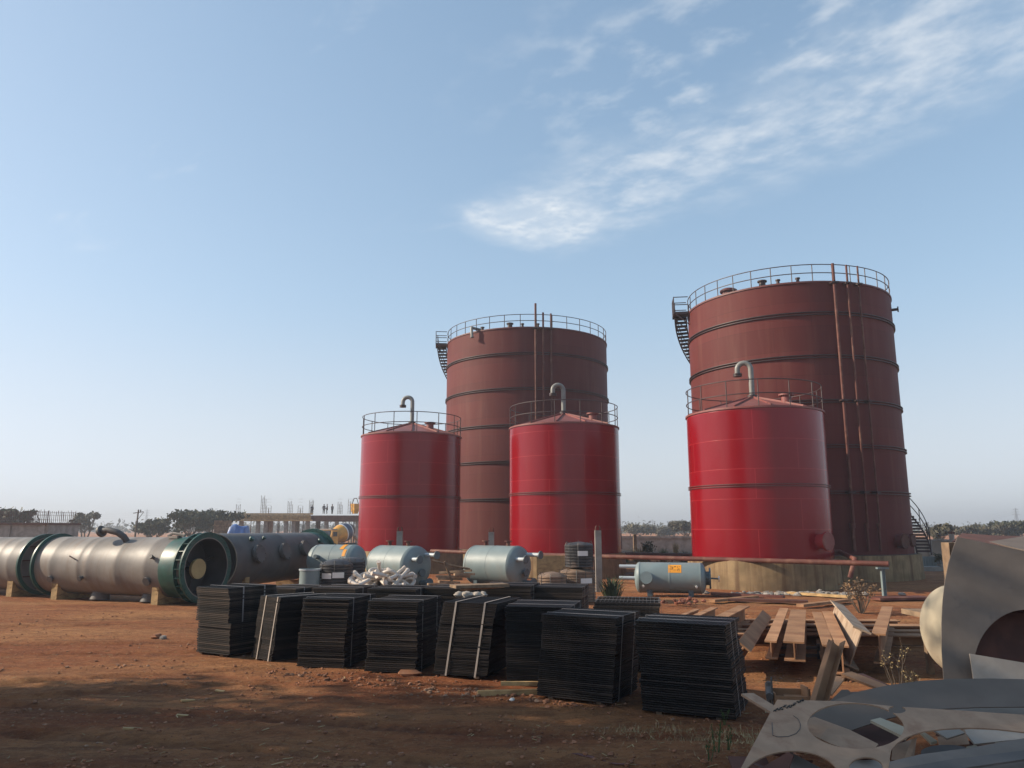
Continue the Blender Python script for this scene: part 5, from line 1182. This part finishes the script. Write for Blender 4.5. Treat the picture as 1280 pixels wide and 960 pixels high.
for xx in (-2.5, .9, 2.2):
    for yy in (-1, 1):
        b = MB(); b.cyl((xx, yy * .75, .52), (xx, yy * 1.12, .52), .52, 20); wh = b.build('wheel', M_tyre, t); b = MB(); b.cyl((xx, yy * 1.0, .52), (xx, yy * 1.14, .52), .26, 14); b.build('rim', M_yellow, wh)
# blue tarpaulin heap and boarded crate behind the dark vessel
q = P(297, 690, 92); b = MB(); n = 18; vs = []; fs = []
for j in range(n + 1):
    for i in range(n + 1):
        u, v = i / n * 2 - 1, j / n * 2 - 1; r = max(abs(u), abs(v)); z = 3.55 * (1 - max(0, r - .55) / .45 * .95) * (.9 + .12 * noise.noise((u * 1.5, v * 1.5, 2))) + .15 * noise.noise((u * 5, v * 5, 4)); vs.append((u * 1.6 * (1 + .06 * noise.noise((u * 4, v * 3, 9))), v * 1.3, max(0, z) if r < .99 else 0))
for j in range(n):
    for i in range(n): k = j * (n + 1) + i; fs.append((k, k + 1, k + n + 2, k + n + 1))
b.add(vs, fs); tag(b.build('tarpaulin', M_tarp, None, (q.x, 92, 0), smooth=60), 'blue tarpaulin draped over a heap behind the dark vessel', 'tarpaulin')
q = P(276, 690, 95); b = MB()
for k in range(9): b.box((-.75 + .19 * k, 0, 1.95), (.15, 1.2, 3.9))
b.box((0, -.62, 3.3), (1.8, .06, .15)); b.box((0, -.62, 2.2), (1.8, .06, .15)); tag(b.build('board_stack', M_wood2, None, (q.x, 95, 0), smooth=0), 'upright stack of brown boards left of the blue tarpaulin', 'board stack')
# utility pole, pylons, wires
q = P(169, 660, 110); t = thing('utility_pole', (q.x, 110, 0), 'dark utility pole with a leaning top between two trees', 'utility pole'); zt3 = P(171, 637, 110).z; b = MB(); b.tube([(0, 0, 0), (.25, 0, zt3)], [.15, .10], 8); b.build('pole', M_bark, t); b = MB(); b.bar((-.45, 0, zt3 - .5), (.95, 0, zt3 - .3), .1, .1); b.bar((.25, 0, zt3 - 1.4), (1.0, 0, zt3 - .35), .06, .06); b.cyl((.55, 0, zt3 - .3), (.55, 0, zt3), .08, 6); b.build('crossarm', M_bark, t)
M_pylon = pmat('galvanised_steel', (.22, .23, .24), .5, bump=0)
def pylon(px, top, d, label):
    H = P(px, top, d).z; x = P(px, 660, d).x; t = thing('pylon', (x, d, 0), label, 'pylon', 0, 'electricity pylons on the horizon'); b = MB(); r = .16; wb = H * .10
    for sx in (-1, 1):
        for sy in (-1, 1): b.bar((sx * wb, sy * wb, 0), (sx * .5, sy * .5, H * .7), r * 1.6, r * 1.6); b.bar((sx * .5, sy * .5, H * .7), (0, 0, H), r * 1.3, r * 1.3)
    n = 7
    for k in range(n):
        za, zc = H * .7 * k / n, H * .7 * (k + 1) / n; wa, wc = wb + (.5 - wb) * k / n, wb + (.5 - wb) * (k + 1) / n
        for sy in (-1, 1): b.bar((-wa, sy * wa, za), (wc, sy * wc, zc), r, r); b.bar((wa, sy * wa, za), (-wc, sy * wc, zc), r, r)
    b.build('lattice', M_pylon, t, smooth=0); b = MB()
    for k, zz in enumerate((.70, .80, .90)):
        l = H * (.17 - .025 * k); b.bar((-l, 0, H * zz), (l, 0, H * zz), r * 1.4, r * 1.4); b.bar((-l, 0, H * zz), (0, 0, H * (zz + .05)), r, r); b.bar((l, 0, H * zz), (0, 0, H * (zz + .05)), r, r)
    b.build('cross_arms', M_pylon, t, smooth=0); return x, d, H
py = [pylon(*a) for a in ((93, 638, 900, 'faint pylon above the open branching tree'), (182, 636, 880, 'faint pylon right of the utility pole'), (816, 649, 1000, 'faint pylon in the gap between the glossy tanks'), (1150, 655, 1100, 'faint small pylon right of the spiral stair'), (1272, 634, 700, 'lattice pylon at the right edge above the trees'), (27, 648, 1100, 'faint small pylon behind the rebar cage at the left edge'))]
def wire(a, c, label):
    b = MB()
    for f in (.71, .81, .91):
        p, q = Vector((a[0], a[1], a[2] * f)), Vector((c[0], c[1], c[2] * f)); b.tube([p.lerp(q, k / 12) - Vector((0, 0, 4 * (k / 12) * (1 - k / 12) * 3.0)) for k in range(13)], .05, 4)
    tag(b.build('power_line', M_pylon, None), label, 'power line', 'power lines')
wire(py[5], py[0], 'power line from the left edge to the pylon above the open tree'); wire(py[0], py[1], 'power line between the two left pylons'); wire(py[2], py[3], 'power line behind the tallest tank'); wire(py[3], py[4], 'power line above the compound wall at right'); wire(py[1], py[2], 'long power line behind the left tanks')

# trees standing left of the view: their shade falls over the near ground
for i, (x, y, h_, w_) in enumerate([(-27, 11.2, 20, 11), (-25, 4.6, 20.5, 12), (-24, -2.5, 18, 10)]):
    tree('shade_tree', (x, y, 0), h_, w_, 90 + i, ['leafy shade tree beside the yard, farthest from the camera', 'tall leafy shade tree left of the camera', 'leafy shade tree nearest the camera on the left'][i], 'tree', 'shade trees beside the yard', leaf=M_leaf, clumps=210, per=95, ls=.22, trunk_h=.22, multi=3)

# ================================================================== HAZE
b = MB(); b.box((0, 1000, 16.5), (4600, 2500, 35)); hz = b.build('haze', bpy.data.materials.new('haze_air'), smooth=0)
hm = hz.data.materials[0]; hm.use_nodes = True; nt = hm.node_tree; nt.nodes.clear()
pv = nt.nodes.new('ShaderNodeVolumePrincipled'); pv.inputs['Color'].default_value = (.80, .84, .90, 1); pv.inputs['Density'].default_value = .0009; pv.inputs['Anisotropy'].default_value = .2
o = nt.nodes.new('ShaderNodeOutputMaterial'); nt.links.new(pv.outputs[0], o.inputs['Volume'])
tag(hz, 'thin dusty haze over the yard and the far trees', 'haze', kind='stuff')
